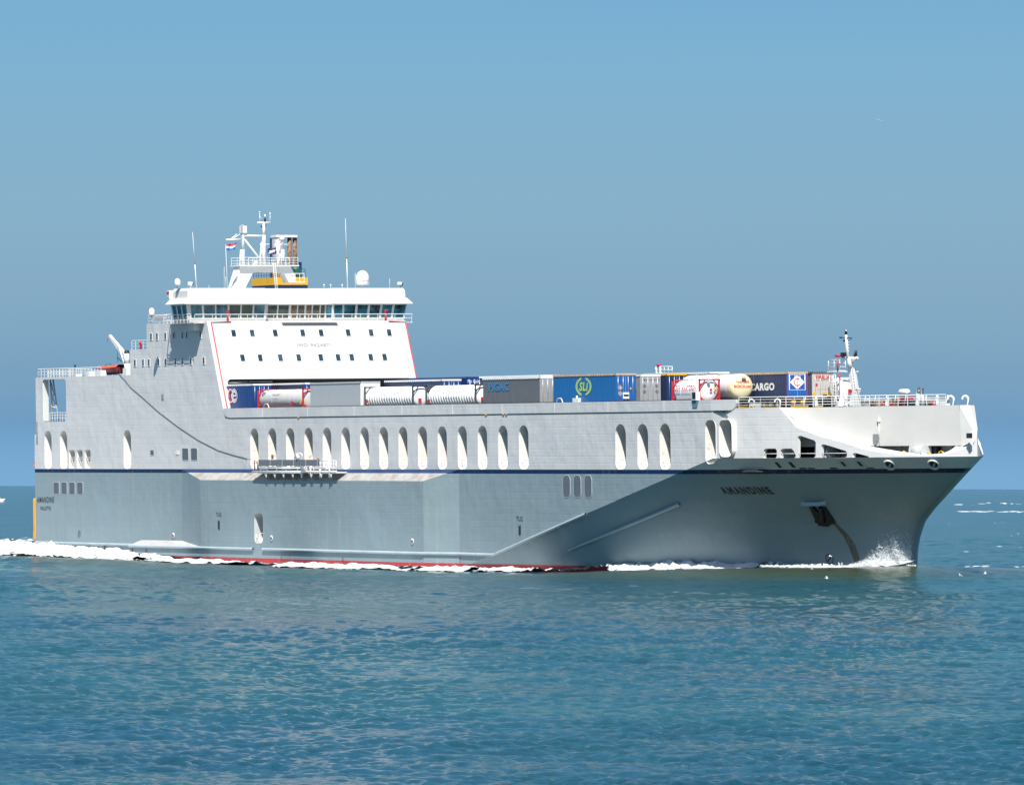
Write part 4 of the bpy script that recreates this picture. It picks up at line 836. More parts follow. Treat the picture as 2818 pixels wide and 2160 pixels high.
# lamp on the forecastle wall
a = wp('b', 305, 690); o = MB().box(a[0] - .3, a[0] + .25, a[1] - .35, a[1] + .1, a[2] - .3, a[2] + .32).build('floodlight', mat('lamp_face', (.16, .2, .2), .3), ship)
a = wp('b', 338, 450); b_ = wp('b', 342, 815); MB().cyl(a + Vector((.05, -.1, 0)), b_ + Vector((.05, -.1, 0)), .035, n=5).box(a[0] - .1, a[0] + .15, a[1] - .25, a[1], a[2], a[2] + .35).build('wall_conduit', RUSTY, ship)
a = at('b', 1735, 665, 'y', 12.2); MB().box(a[0] - .3, a[0] + .3, 11.95, 12.25, a[2] - .25, a[2] + .25).build('floodlight', BLACK, ship)

# --- aft deck: rails, crane, rescue boat gear ---
railing([(1.1, .1, 21.25), (9.4, .1, 21.25), (19.5, .1, 21.25)], 1.05, 3, .95, .035); railing([(1.1, .1, 21.25), (1.1, 26, 21.25)], 1.05, 3, 1.4, .035)
railing([(1.1, 1.5, 21.25), (9.4, 1.5, 21.25)], 1.05, 2, .8, .03)
railing([(2.7, .9, 15.9), (9.5, .9, 15.9)], 1.0, 3, .8, .035)
bp_ = lambda x, y, Y=1.6: at('B', x, y, 'y', Y)
mb = MB(); a = bp_(990, 540); mb.cyl((a[0], 1.6, 21.2), bp_(990, 440), .42, .38, 12); mb.cyl(bp_(985, 440), bp_(980, 340), .4, .3, 10); mb.box(a[0] - .5, a[0] + .55, 1.2, 2.1, 21.2, 22.1); cro = mb.build('deck_crane', WHITE2, ship)
a, b_ = bp_(955, 370), bp_(800, 160); n_ = Vector((.2, 0, .16))
MB().hexa([a - n_ * 1.4, a + n_ * 1.4, a + n_ * 1.4 + Vector((0, .4, 0)), a - n_ * 1.4 + Vector((0, .4, 0))], [b_ - n_ * .6, b_ + n_ * .6, b_ + n_ * .6 + Vector((0, .3, 0)), b_ - n_ * .6 + Vector((0, .3, 0))]).build('crane_jib', WHITE2, cro)
MB().cyl(bp_(965, 470), bp_(900, 260), .09, .07, 8).build('crane_ram', WHITE2, cro); MB().lathe(bp_(980, 330), [(0, -.25), (.3, -.2), (.3, .2), (0, .25)], 12, (0, 1, 0)).build('crane_winch', BLACK, cro)
MB().cyl(bp_(790, 170), bp_(790, 205), .04, n=5).lathe(bp_(790, 215), [(0, -.1), (.1, 0), (0, .1)], 8).build('crane_hook', RED, cro)
MB().cyl(bp_(888, 290), bp_(888, 430), .025, n=4).cyl(bp_(888, 380), bp_(930, 420), .06, n=5).build('crane_wire', BLACK, cro)
# rescue boat on its cradle: rests on the deck
a = bp_(700, 545, 2.5); b_ = bp_(925, 545, 2.5); L0 = b_[0] - a[0]
rbt = thing('rescue_boat', 'small dark red rescue boat under a cover beside the deck crane', 'boat', (a[0], 2.5, 21.2))
secs = [(0, .25, .9, .9), (.12, .7, .35, 1.0), (.5, .85, .2, 1.0), (.85, .8, .25, 1.05), (1, .7, .3, 1.1)]; vs = []
for f_, w, z0, z1 in secs:
    for yy, zz in ((-w, z1), (-w * .9, z0 + .3), (-w * .3, z0), (w * .3, z0), (w * .9, z0 + .3), (w, z1)): vs.append((a[0] + L0 * f_, 2.5 + yy, 21.2 + zz))
mb = MB().add(vs, [(j * 6 + i, j * 6 + i + 1, (j + 1) * 6 + i + 1, (j + 1) * 6 + i) for j in range(4) for i in range(5)] + [(24, 25, 26, 27, 28, 29)]); mb.build('boat_hull', mat('dark_red', (.16, .02, .03), .5, var=.2), rbt, (a[0], 2.5, 21.2))
vs = [(a[0] + L0 * f_, 2.5 + w * s_, 21.2 + z1 + h_) for f_, w, z0, z1 in secs for s_, h_ in ((-1, 0), (-.5, .3), (.5, .3), (1, 0))]; MB().add(vs, [(j * 4 + i, j * 4 + i + 1, (j + 1) * 4 + i + 1, (j + 1) * 4 + i) for j in range(4) for i in range(3)]).build('boat_cover', mat('orange_red', (.62, .10, .05), .6, var=.2), rbt, (a[0], 2.5, 21.2))
mb = MB(); c_ = bp_(800, 455, 2.5); mb.lathe(c_ - Vector((0, 0, .35)), [(.55, 0), (.5, .3), (.2, .5), (0, .52)], 12); mb.build('net_bundle', GREEN, ship)
mb = MB(); c_ = bp_(700, 475, 3.); mb.lathe(c_ - Vector((0, 0, .4)), [(.8, 0), (.7, .35), (.3, .5), (0, .52)], 12); mb.build('blue_cover', FB, ship)
mb = MB(); [mb.box(bp_(x, 540)[0], bp_(x, 540)[0] + w, 1, 1.8, 21.2, 21.2 + h_) for x, w, h_ in ((620, .9, .7), (710, 1.5, .75), (500, .5, .4))]; mb.build('deck_locker', WHITE2, ship)
mb = MB(); p = bp_(462, 500, 1.); mb.cyl((p[0], 1, 21.2), bp_(462, 475, 1.), .04, n=5); mb.cyl(bp_(462, 475, 1.), bp_(462, 450, 1.), .12, n=8); mb.build('deck_lamp', BLACK, ship)
# stern ladder platform, lifebuoy, orange fender hanging at the transom
o = thing('lifebuoy', 'orange red lifebuoy hanging at the very stern above the navy stripe', 'lifebuoy', (-.15, .2, 10.6))
MB().lathe((-.15, .2, 10.6), [(.3 + .11 * math.cos(R(a)), .11 * math.sin(R(a))) for a in range(0, 361, 30)], 18, (0, 1, 0)).build('ring', mat('buoy_red', (.8, .09, .03), .5), o, (-.15, .2, 10.6))
MB().cyl((.05, .15, 10.9), (.05, .15, 12.1), .05, n=6).box(-.25, .1, .1, .3, 11.4, 11.5).lathe((-.05, .15, 12.0), [(0, -.1), (.14, 0), (0, .12)], 8).build('stern_lamp', WHITE2, ship)
o = thing('fender', 'tall bright orange inflatable fender standing against the stern corner', 'fender', (-.42, .3, 1.1))
z0 = 1.05; MB().lathe((-.42, .3, z0), [(0, 0), (.25, .1), (.4, .5), (.38, 1.2), (.33, 1.5), (.36, 5.0), (.3, 5.3), (0, 5.45)], 14).build('fender_body', ORANGE, o, (-.42, .3, 1.1))
for s_ in (-1, 1): MB().tube([(-.42 + .38 * s_, .3, z0 + .5), (-.42 + .36 * s_, .3, z0 + 1.4), (-.42 + .38 * s_, .3, z0 + 4.9), (-.42 + .2 * s_, .3, z0 + 5.35)], .07, 6).build('fender_edge', mat('coral_edge', (.85, .12, .06), .5), o, (-.42, .3, 1.1))
# hanging line from the aft deck to the gangway
pts = [at('B', x, y, 'y', -.035) for x, y in ((905, 548), (960, 605), (1020, 680), (1140, 782), (1300, 925), (1500, 1078), (1700, 1210), (1900, 1312), (2060, 1362), (2190, 1395))] + [at('D', 80, 340, 'y', -.8), at('D', 160, 358, 'y', -1.4)]
o = thing('rope', 'thin dark line sagging from the aft deck down to the stowed gangway', 'rope', tuple(pts[0])); MB().tube(pts, .03, 6).build('line', mat('rope_grey', (.07, .08, .09), .8), o, tuple(pts[0]))

# --- accommodation ladder stowed on its platform over the shelf ---
gd = lambda x, y, Y=-1.9: at('D', x, y, 'y', Y)
mb = MB(); a = gd(228, 360); b_ = gd(752, 414); mb.box(a[0], b_[0], -1.98, -1.86, b_[2], a[2]); gwo = mb.build('gangway', mat('gangway_grey', (.15, .17, .19), .55, var=.08), ship)
mb = MB(); [mb.box(gd(x, 0)[0], gd(x, 0)[0] + .06, -2.0, -1.97, b_[2], a[2]) for x in (325, 428, 525, 630, 730)]; mb.build('gangway_joint', GREYW, gwo)
mb = MB()
for y in (432, 470): mb.cyl(gd(225, y), gd(590, y), .09, n=6)
mb.cyl(gd(170, 462), gd(895, 462), .1, n=6)
for x in (280, 355, 430, 510, 585, 670, 755, 840): mb.hexa([gd(x - 10, 470), gd(x + 20, 470), gd(x + 20, 470, -1.5), gd(x - 10, 470, -1.5)], [gd(x + 8, 510), gd(x + 14, 510), (gd(x + 14, 515, -1.45)), (gd(x + 8, 515, -1.45))])
p = gd(170, 462); q = gd(895, 462); mb.box(p[0], q[0], -1.9, -.6, p[2] - .12, p[2] - .03)
for x in (240, 300, 380, 460, 560, 610, 640, 700): mb.cyl(gd(x, 415), gd(x, 455), .06, n=5)
mb.build('gangway_platform', WHITE2, gwo)
mb = MB()
for x in (755, 800, 835, 870, 893): mb.cyl(gd(x, 368), gd(x, 465), .05, n=5)
for y in (368, 400, 430): mb.cyl(gd(755, y), gd(893, y), .045, n=5)
mb.cyl(gd(835, 365), gd(835, 512), .12, n=6); mb.cyl(gd(755, 440), gd(755, 512), .09, n=6); mb.cyl(gd(672, 440), gd(672, 505), .08, n=6); mb.build('gangway_rail', WHITE2, gwo)
mb = MB(); c_ = gd(565, 330); mb.tube([gd(530, 355), gd(545, 310), gd(580, 303), gd(597, 310), gd(597, 355)], .07, 6); mb.lathe(gd(563, 335), [(0, -.2), (.35, -.15), (.35, .15), (0, .2)], 14, (0, 1, 0)); mb.build('gangway_winch', WHITE2, gwo)
mb = MB(); mb.cyl(gd(190, 365), gd(190, 445), .08, n=6); mb.cyl(gd(210, 375), gd(222, 450), .1, n=6); mb.cyl(gd(738, 345), gd(742, 410), .12, n=6); mb.box(gd(330, 0)[0], gd(335, 0)[0] + .2, -1.9, -1.8, gd(0, 355)[2], gd(0, 318)[2]); mb.build('gangway_gear', BROWN, gwo)
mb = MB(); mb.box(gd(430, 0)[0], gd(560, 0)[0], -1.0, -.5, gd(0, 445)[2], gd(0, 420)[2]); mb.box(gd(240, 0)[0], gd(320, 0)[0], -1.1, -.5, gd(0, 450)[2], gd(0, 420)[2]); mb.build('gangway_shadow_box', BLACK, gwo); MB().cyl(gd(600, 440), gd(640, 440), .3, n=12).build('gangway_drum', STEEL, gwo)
MB().cyl((at('D', 1830, 300)[0], .4, 11.2), (at('D', 1830, 300)[0], .4, 12.1), .18, n=10).build('fire_extinguisher', RED, hullo)

# ======================= CARGO =======================
def wheels(o, org, x0, xs, y0, y1):
    for x in xs:
        for y in (y0 + .18, y1 - .18):
            w = MB().cyl((x, y - .16, DK + .5), (x, y + .16, DK + .5), .5, n=18).build('wheel', RUBBER, o, org)
            MB().cyl((x, y - .18, DK + .5), (x, y + .18, DK + .5), .25, n=12).build('rim', STEEL, w, org)
def trailer(name, label, x1, L_, y0, side, roof=TANKW, end=None, top=19.82, bot=17.05, rimm=None, w=2.5, doors=True, lettering=(), zoff=0.):
    x0 = x1 - L_; y1 = y0 + w; org = ((x0 + x1) / 2, (y0 + y1) / 2, DK + zoff); top += zoff; bot += zoff
    o = thing(name, label, 'trailer' if 'trailer' in name else 'container', org, group='trailers and tanks on the open cargo deck')
    mb = MB().box(x0, x1 - .08, y0 + .03, y1 - .03, bot + .08, top - .12)
    if side is not BOXGREY:
        for k in range(int(L_ / .6)): mb.box(x0 + .3 + k * .6, x0 + .34 + k * .6, y0 + .015, y0 + .03, bot + .1, top - .14)
    mb.build('curtain_side', side, o, org)
    mb = MB().box(x0 - .02, x1, y0, y1, top - .12, top); mb.box(x0 - .02, x1 + .02, y0 - .02, y0 + .06, top - .16, top + .03); mb.box(x1 - .06, x1 + .02, y0, y1, top - .16, top + .03)
    n_ = int(L_ / .5)
    for k in range(n_): mb.box(x0 + k * .5, x0 + k * .5 + .12, y0 - .035, y0, top - .2, top - .05)
    mb.build('roof', rimm or roof, o, org)
    if end:
        mb = MB().box(x1 - .08, x1, y0 + .02, y1 - .02, bot + .05, top - .13); eo = mb.build('rear_doors', end, o, org)
        mb = MB()
        for yy in (.35, .95, 1.55, 2.1): mb.cyl((x1 + .03, y0 + yy, bot + .1), (x1 + .03, y0 + yy, top - .25), .022, n=5)
        mb.box(x1, x1 + .03, y0 + w / 2 - .02, y0 + w / 2 + .02, bot + .1, top - .2); mb.build('locking_bar', STEEL, eo, org)
    mb = MB().box(x0, x1 + .05, y0, y0 + .12, bot - .05, bot + .08); mb.box(x0, x1 + .05, y1 - .12, y1, bot - .05, bot + .08); mb.box(x1 - .1, x1 + .08, y0, y1, bot - .12, bot + .1)
    mb.box(x0 + .5, x1 - .2, y0 + .7, y0 + .95, bot - .35, bot); mb.box(x0 + .5, x1 - .2, y1 - .95, y1 - .7, bot - .35, bot)
    for k in range(0, int(L_ / .7)): mb.box(x0 + .4 + .7 * k, x0 + .5 + .7 * k, y0 + .02, y0 + .1, bot - .14, bot - .04)
    mb.box(x1 - .15, x1 - .05, y0 + .2, y1 - .2, DK + .45, DK + .6); mb.build('chassis', BLACK, o, org)
    for yy in (.25, w - .25): MB().box(x1 + .0, x1 + .1, y0 + yy - .18, y0 + yy + .18, bot - .1, bot + .04).build('tail_lamp', RED, o, org)
    wheels(o, org, x0, (x1 - 2.0, x1 - 3.3, x1 - 4.6), y0, y1)
    for nm, mb, m_ in lettering: mb.build(nm, m_, o, org)
    return o, org
def ends(x, y0, z0): return lambda u, v: (x + .012, y0 + u, z0 + v)
def sides(x0, y, z0, s_=0.): return lambda u, v: (x0 + u + v * s_, y - .012, z0 + v)
def disc(cx, cy_, r, f, r2=None, n=24, a0=0, a1=360):
    mb = MB(); r2 = r2 or 0.001
    for i in range(n):
        a, b = R(a0 + (a1 - a0) * i / n), R(a0 + (a1 - a0) * (i + 1) / n)
        mb.add([f(cx + r_ * math.cos(t_), cy_ + r_ * math.sin(t_)) for t_, r_ in ((a, r), (b, r), (b, r2), (a, r2))], [(0, 1, 2, 3)])
    return mb
LW = mat('lettering_white', (.8, .8, .8), .5); LR = mat('lettering_red', (.6, .02, .03), .5); LG = mat('lettering_green', (.42, .62, .08), .5); LB = mat('lettering_blue', (.05, .20, .38), .6); LDG = mat('lettering_dark_grey', (.10, .11, .13), .5)
G_ = 'trailers and tanks on the open cargo deck'
# 1 blue trailer with round letters, half inside the opening
L1 = []
f = sides(0, 1.0, 0)
for i, (px_, m_) in enumerate(((68, LW), (103, LR), (133, LW))):
    cx = at('K', px_, 205, 'y', 1.0)[0]; cz = at('K', px_, 205, 'y', 1.0)[2]; f2 = (lambda q: (lambda u, v: (u, 1.0 - .014 - .002 * q, v)))(i)
    L1.append(('letter_ring', disc(cx, cz, .82, f2, .68, 24), LW)); f3 = (lambda q: (lambda u, v: (u, 1.0 - .022 - .002 * q, v)))(i)
    b0 = disc(cx, cz, .62, f3, .40, 20, 30 if i == 1 else 0, 330 if i == 1 else 320)
    if i != 1: b0.add([f3(cx - .5, cz - .08), f3(cx + .6, cz - .08), f3(cx + .6, cz + .1), f3(cx - .5, cz + .1)], [(0, 1, 2, 3)])
    L1.append(('letter', b0, m_))
trailer('box_trailer', 'dark blue trailer with big ringed letters at the aft end of the cargo opening', 58.75, 13.6, 1.0, BLUEP, TANKW, BLUEP, rimm=TANKW, lettering=L1)
def tank(name, label, x0, x1, y0, skin, frame, ribs=False, r=1.16, endcol=None, w=2.45, z0=None, zt=19.17, extra=(), back=True):
    z0 = z0 or 16.75; org = ((x0 + x1) / 2, y0 + w / 2, DK); o = thing(name, label, 'tank container', org, group=G_); yc = y0 + w / 2; zc = (z0 + zt) / 2
    Lx = x1 - x0; d_ = [(0, .12), (r * .45, .14), (r * .8, .22), (r * .97, .38), (r, .55), (r, Lx - .55), (r * .97, Lx - .38), (r * .8, Lx - .22), (r * .45, Lx - .14), (0, Lx - .12)]
    b0 = MB().lathe((x0, yc, zc), d_, 40, (1, 0, 0)).build('tank_shell', skin, o, org)
    if ribs:
        n_ = int(Lx / .62)
        for k in range(n_): xx = x0 + .75 + (Lx - 1.5) * k / (n_ - 1); MB().lathe((xx, yc, zc), [(r, -.07), (r + .09, -.05), (r + .09, .05), (r, .07)], 40, (1, 0, 0)).build('stiffening_ring', skin, b0, org)
    else:
        for xx in (x0 + Lx * .3, x0 + Lx * .7): MB().lathe((xx, yc, zc), [(r, -.03), (r + .02, -.02), (r + .02, .02), (r, .03)], 40, (1, 0, 0)).build('band', skin, b0, org)
    if frame:
        fr_ = MB(); t_ = .075
        for xx in (x0 + .08, x1 - .08):
            for yy in (y0 + t_, y0 + w - t_): fr_.box(xx - t_, xx + t_, yy - t_, yy + t_, z0 - .15, zt + .02)
            for zz in (z0 - .1, zt - .05): fr_.box(xx - t_, xx + t_, y0, y0 + w, zz - t_, zz + t_)
            for sy_ in (0, 1):
                ya, yb = (y0 + .1, y0 + .75) if sy_ == 0 else (y0 + w - .1, y0 + w - .75)
                fr_.cyl((xx, ya, zt - .85), (xx, yb, zt - .08), .06, n=6); fr_.cyl((xx, ya, z0 + .75), (xx, yb, z0 - .05), .06, n=6)
        for yy in (y0 + .06, y0 + w - .06): fr_.box(x0, x1, yy - .06, yy + .06, z0 - .2, z0 - .06)
        fr_.build('tank_frame', frame, o, org)
    else:
        fr_ = MB().box(x0, x1, y0 + .5, y0 + .7, z0 - .3, z0 - .05); fr_.box(x0, x1, y0 + 1.7, y0 + 1.9, z0 - .3, z0 - .05); fr_.build('tank_cradle', BLACK, o, org)
    cb = MB().box(x0 - .2, x1 + .3, y0 + .6, y0 + .85, DK + .55, z0 - .2); cb.box(x0 - .2, x1 + .3, y0 + w - .85, y0 + w - .6, DK + .55, z0 - .2); cb.build('chassis', BLACK, o, org)
    wheels(o, org, x0, (x1 - 1.2, x1 - 2.5), y0, y0 + w)
    for nm, mb, m_ in extra: mb.build(nm, m_, o, org)
    return o, yc, zc, r
def cyl_text(txt, xa, w, za, h, yc, zc, r, bold=0., shear=0., curve=0.):
    def f(u, v):
        z = za + v - curve * 0; s_ = max(-.95, min(.95, (z - zc) / r)); return (xa + u, yc - (r + .004) * math.sqrt(1 - s_ * s_), z)
    return text_mb(txt, w, h, f, bold, shear)
yc1 = 1.0 + 1.225
RF = RED; KF = mat('frame_charcoal', (.06, .065, .075), .5)
tank('tank_container', 'smooth white tank in a red frame between the blue trailer and the grey box', 60.1, 71.75, 1.0, mat('tank_greyish', (.55, .53, .50), .28, .5, var=.08), RF, extra=[
    ('lettering', cyl_text('FERQUEST', 63.6, 2.0, 18.35, .28, yc1, 17.96, 1.17), LDG), ('lettering', cyl_text('tank logistics', 63.6, 2.0, 18.0, .14, yc1, 17.96, 1.17), LDG),
    ('warning_label', MB().box(68.6, 68.8, 1.03, 1.05, 17.35, 17.75).box(68.95, 69.15, 1.03, 1.05, 17.35, 17.75), LR), ('warning_label', MB().box(70.9, 71.2, 1.05, 1.07, 17.4, 17.75), YEL),
    ('dirt_splash', disc(61.2, 18.75, .4, lambda u, v: (u, yc1 - 1.18 * math.sqrt(max(.05, 1 - ((v - 17.96) / 1.17) ** 2)) + .0, v), None, 9), LDG)])
trailer('box_trailer', 'plain light grey box trailer with a white front end, right of the red-framed tank', 86.1, 12.5, 1.0, BOXGREY, BOXGREY, TANKW, top=19.78)
for i, (a, b_, lb) in enumerate(((86.95, 98.6, 'white ribbed tank in a dark frame next to the plain grey box trailer'), (101.6, 113.15, 'white ribbed tank in a dark frame beside the dark grey curtain trailer'))):
    off = (a - 86.95)
    tank('tank_container', lb, a, b_, 1.0, TANKW, KF, True, 1.1, extra=[
        ('lettering', cyl_text('SCHENK', a + 3.6, 4.4, 18.25, .5, yc1, 17.96, 1.112, .02), mat('letter_grey', (.30, .31, .34), .5)), ('lettering', cyl_text('TANKTRANSPORT', a + 3.9, 4.0, 17.62, .24, yc1, 17.96, 1.112, .02), LDG),
        ('warning_label', MB().box(a + .5, a + .75, .98, 1.0, 17.3, 17.6).box(a + .9, a + 1.1, .98, 1.0, 17.35, 17.65), LR), ('warning_label', MB().box(b_ + .0, b_ + .02, 1.7, 2.1, 17.45, 17.8), RED), ('code_lettering', cyl_text('CXNU', b_ - 2.4, 1.4, 17.6, .2, yc1, 17.96, 1.112), LDG)])
f = sides(114.9, 1.0, 0)
trailer('curtain_trailer', 'dark grey curtain trailer with faded blue letters and silver front end', 127.65, 12.75, 1.0, FAB_GREY, TANKW, SILVER, rimm=TANKW, lettering=[('lettering', text_mb('PIGAC', 4.6, .95, sides(116.2, 1.0, 18.4), .05), LB)])
sl0 = 138.2; c_ = at('E', 1115, 262, 'y', 1.0); fz = lambda u, v: (u, .985, v); fz2 = lambda u, v: (u, .98, v)
RR = .98
arcs = disc(c_[0], c_[2], RR, fz, RR - .13, 20, 105, 255); a2 = disc(c_[0] - .0, c_[2], RR, fz, RR - .13, 20, -75, 75)
# stretched rings (wider than tall)
def stretch(mb, cx, k): mb.v = [(cx + (x - cx) * k, y, z) for x, y, z in mb.v]; return mb
trailer('curtain_trailer', 'bright blue curtain trailer with a green three-letter emblem and tan roof edge', 143.84, 13.3, 1.0, FAB_BLUE, TAN, mat('blue_ribbed_doors', (.012, .10, .33), .4, bump=.03, bscale=1, stretch=(1, 7, .1)), rimm=TAN, top=19.95, lettering=[
    ('emblem_arc', stretch(arcs, c_[0], 1.75), LG), ('emblem_arc', stretch(a2, c_[0], 1.75), LG), ('emblem_ring', stretch(disc(c_[0], c_[2], RR - .17, fz, RR - .22, 20, 110, 250), c_[0], 1.75), LW), ('emblem_ring', stretch(disc(c_[0], c_[2], RR - .17, fz, RR - .22, 20, -70, 70), c_[0], 1.75), LW),
    ('lettering', text_mb('SLi', 1.9, .95, sides(c_[0] - .95, .995, c_[2] - .48), .04, .2), LG),
    ('hazard_diamond', MB().add([ends(143.84, 1.3, 17.6)(*p) for p in ((.3, 0), (.6, .3), (.3, .6), (0, .3))], [(0, 1, 2, 3)]).add([ends(143.84, 1.3, 18.2)(*p) for p in ((.3, 0), (.6, .3), (.3, .6), (0, .3))], [(0, 1, 2, 3)]), SILVER),
    ('number_box', MB().box(143.86, 143.95, 1.9, 2.6, 17.35, 18.0), LW), ('number_lettering', MB().box(143.95, 143.97, 1.95, 2.55, 17.6, 17.8), BLACK), ('reflector', MB().box(143.86, 143.9, 1.55, 1.7, 18.3, 18.5).box(143.86, 143.9, 2.75, 2.9, 18.3, 18.5), YEL)])
# second lane
trailer('box_trailer', 'trailer in the second lane, only its silver end doors with grey diamonds in view', 143.6, 13.6, 4.1, SILVER, TANKW, SILVER, rimm=TANKW, lettering=[('lettering', text_mb('SUM LOGISTICS', 1.7, .16, ends(143.6, 4.75, 19.2), .02), NAVY), ('emblem', disc(4.55, 19.28, .13, lambda u, v: (143.615, u, v)), NAVY)] + [('hazard_diamond', MB().add([ends(143.62, y_, z_)(*p) for p in ((.22, 0), (.44, .22), (.22, .44), (0, .22))], [(0, 1, 2, 3)]), LOUV) for y_, z_ in ((4.4, 18.45), (4.4, 17.85), (5.9, 18.45), (5.9, 17.85))])
trailer('curtain_trailer', 'navy trailer with a yellow roof beam behind the red-framed tank', 143.9, 13.6, 7.1, FAB_NAVY, YEL, NAVY, rimm=YEL, top=19.9)
trailer('curtain_trailer', 'navy trailer with a white roof and small white letters, fourth lane', 147.5, 13.6, 10.1, FAB_NAVY, TANKW, NAVY, rimm=TANKW, top=20.0, lettering=[('lettering', text_mb('bring', 1.1, .25, ends(147.5, 10.9, 19.2), .03), LW)])
for c, x, X, y0, fab, rf_, lb in (('K', 1820, None, 4.1, FAB_NAVY, TANKW, 'navy trailer with a white slatted roof behind the ribbed tanks'), ('K', 700, None, 4.1, FAB_NAVY, TANKW, 'dark trailer with a pale roof edge behind the smooth tank and grey box'), ('K', 455, None, 7.1, NAVY, TANKW, 'white-roofed trailer furthest back under the opening of the white front')):
    X = at(c, x, 80, 'y', y0)[0]; trailer('box_trailer', lb, X, 13.6, y0, fab, rf_, NAVY if y0 > 5 else BLUEP, rimm=rf_, top=19.85)
X = at('E', 110, 200, 'y', 7.1)[0]
trailer('container_trailer', 'blue container with white serif letters behind the second ribbed tank', X, 13.6, 7.1, BLUEP, BLUEP, BLUEP, top=20.1, lettering=[('lettering', text_mb("Mc Guinness", 2.3, .36, ends(X, 7.2, 19.45), .01), LW), ('warning_label', MB().box(X + .02, X + .05, 7.5, 8.2, 18.9, 19.1), YEL)])
X = at('E', 735, 165, 'y', 4.1)[0]; trailer('curtain_trailer', 'trailer behind the dark grey curtain trailer, only its white roof showing', X, 13.6, 4.1, FAB_NAVY, TANKW, SILVER, rimm=TANKW, top=20.05)
X = at('E', 560, 165, 'y', 10.1)[0]; trailer('curtain_trailer', 'far trailer whose pale tan roof line shows above the dark grey curtain trailer', X, 13.6, 10.1, FAB_NAVY, TAN, NAVY, rimm=TAN, top=20.15)
# forward end
tank('tank_container', 'white tank in a bright red frame with red lettering near the bulwark end', 155.5, 161.15, 1.0, TANKW, RED, False, 1.16, extra=[('lettering', cyl_text('DEN HARTOGH', 156.0, 4.3, 18.0, .62, yc1, 17.96, 1.17, .03, .2), LR), ('side_panel', MB().box(156.5, 160.4, .99, 1.0, 17.2, 17.6), GREYW), ('hazard_label', MB().add([(161.2, 2.2, 17.95), (161.2, 2.5, 17.95), (161.2, 2.5, 18.2), (161.2, 2.2, 18.2)], [(0, 1, 2, 3)]), RED), ('hazard_label', MB().add([(161.22, 2.75, 18.0), (161.22, 2.9, 18.2), (161.22, 2.75, 18.4), (161.22, 2.6, 18.2)], [(0, 1, 2, 3)]), YEL), ('hazard_label', MB().add([(161.22, 2.85, 18.3), (161.22, 3.0, 18.5), (161.22, 2.85, 18.7), (161.22, 2.7, 18.5)], [(0, 1, 2, 3)]), GREEN), ('top_lamp', MB().box(161.15, 161.3, 1.9, 2.2, 18.8, 19.1), GREYW)])
o, yc, zc, r = tank('tank_container', 'pale tank behind the red frame with red letters on its shell', 151.5, 157.6, 4.1, TANKP, None, False, 1.28, zt=19.75, z0=17.0, extra=[('lettering', cyl_text('VAN DEN BOSCH.com', 152.4, 4.8, 18.0, .4, 4.1 + 1.225, 18.37, 1.3, .03), LR)])
o, yc, zc, r = tank('tank_container', 'cream round-ended tank with red lettering left of the navy cargo trailer', 158.0, 162.6, 4.1, TANKP, None, False, 1.28, zt=19.75, z0=17.0)
org = ((158. + 162.6) / 2, 4.1 + 1.225, DK)
MB().lathe((162.35, yc, zc), [(0, .28), (.5, .26), (.95, .18), (1.2, .06), (1.3, -.1), (1.3, -.6)], 36, (1, 0, 0)).build('cream_end', CREAM, o, org)
def fe(y0, z0): return lambda u, v: (162.363 + float(np.interp(math.hypot(y0 + u - yc, z0 + v - zc), [0, .5, .95, 1.2, 1.3], [.28, .26, .18, .06, -.1])), y0 + u, z0 + v)
text_mb('VAN DEN', 1.5, .26, fe(4.5, 18.72), .05).build('lettering', LR, o, org); text_mb('BOSCH.com', 2.0, .3, fe(4.3, 18.26), .04).build('lettering', LR, o, org)
mb = MB(); [mb.box(162.66, 162.7, 5.1, 5.6, 18.98 + .12 * k, 19.03 + .12 * k) for k in range(4)]; mb.build('small_print', LDG, o, org)
mb = MB(); [mb.cyl((161.9, 6.2, 17.3 + .28 * k), (162.3, 6.72, 17.3 + .28 * k), .03, n=4) for k in range(8)]; mb.cyl((161.9, 6.2, 17.1), (161.9, 6.2, 19.6), .04, n=5); mb.cyl((162.3, 6.75, 17.1), (162.3, 6.75, 19.5), .04, n=5); mb.build('tank_ladder', BLACK, o, org)
X = at('F', 1150, 565, 'y', 7.1)[0]
CB = [(X + .012)]
def e3(u, v): return (X + .014, 7.1 + u, v)
lt = [('lettering', text_mb('CARGO', 4.8, .78, sides(at('F', 1028, 640, 'y', 7.1)[0] - 4.8, 7.1, 17.95), .05), LW),
      ('emblem_panel', MB().add([e3(.25, 17.95), e3(2.2, 17.95), e3(2.2, 19.55), e3(.25, 19.55)], [(0, 1, 2, 3)]), LW),
      ('emblem_field', MB().add([(X + .02, 7.1 + u, v) for u, v in ((.32, 18.0), (2.13, 18.0), (2.13, 19.5), (.32, 19.5))], [(0, 1, 2, 3)]), BLUEC),
      ('emblem_diamond', MB().add([(X + .03, 7.1 + u, v) for u, v in ((.34, 18.75), (1.22, 18.02), (2.1, 18.75), (1.22, 19.48))], [(0, 1, 2, 3)]), LW),
      ('letter', disc(8.32, 18.75, .4, lambda u, v: (X + .04, u, v), .31, 24, 40, 320), LR),
      ('door_edge', MB().box(X, X + .05, 7.12, 7.2, 17.1, 19.7).box(X, X + .05, 9.42, 9.5, 17.1, 19.7), mat('magenta_edge', (.25, .03, .13), .5)), ('warning_board', MB().box(X + .02, X + .1, 7.6, 8.1, 16.65, 16.9), YEL), ('warning_board', MB().box(X + .02, X + .1, 8.7, 9.2, 16.65, 16.9), YEL)]
trailer('curtain_trailer', 'navy cargo trailer whose end shows a white diamond on a blue square', X, 13.6, 7.1, FAB_NAVY, TANKW, BLUEC, rimm=TAN, top=19.75, lettering=lt)
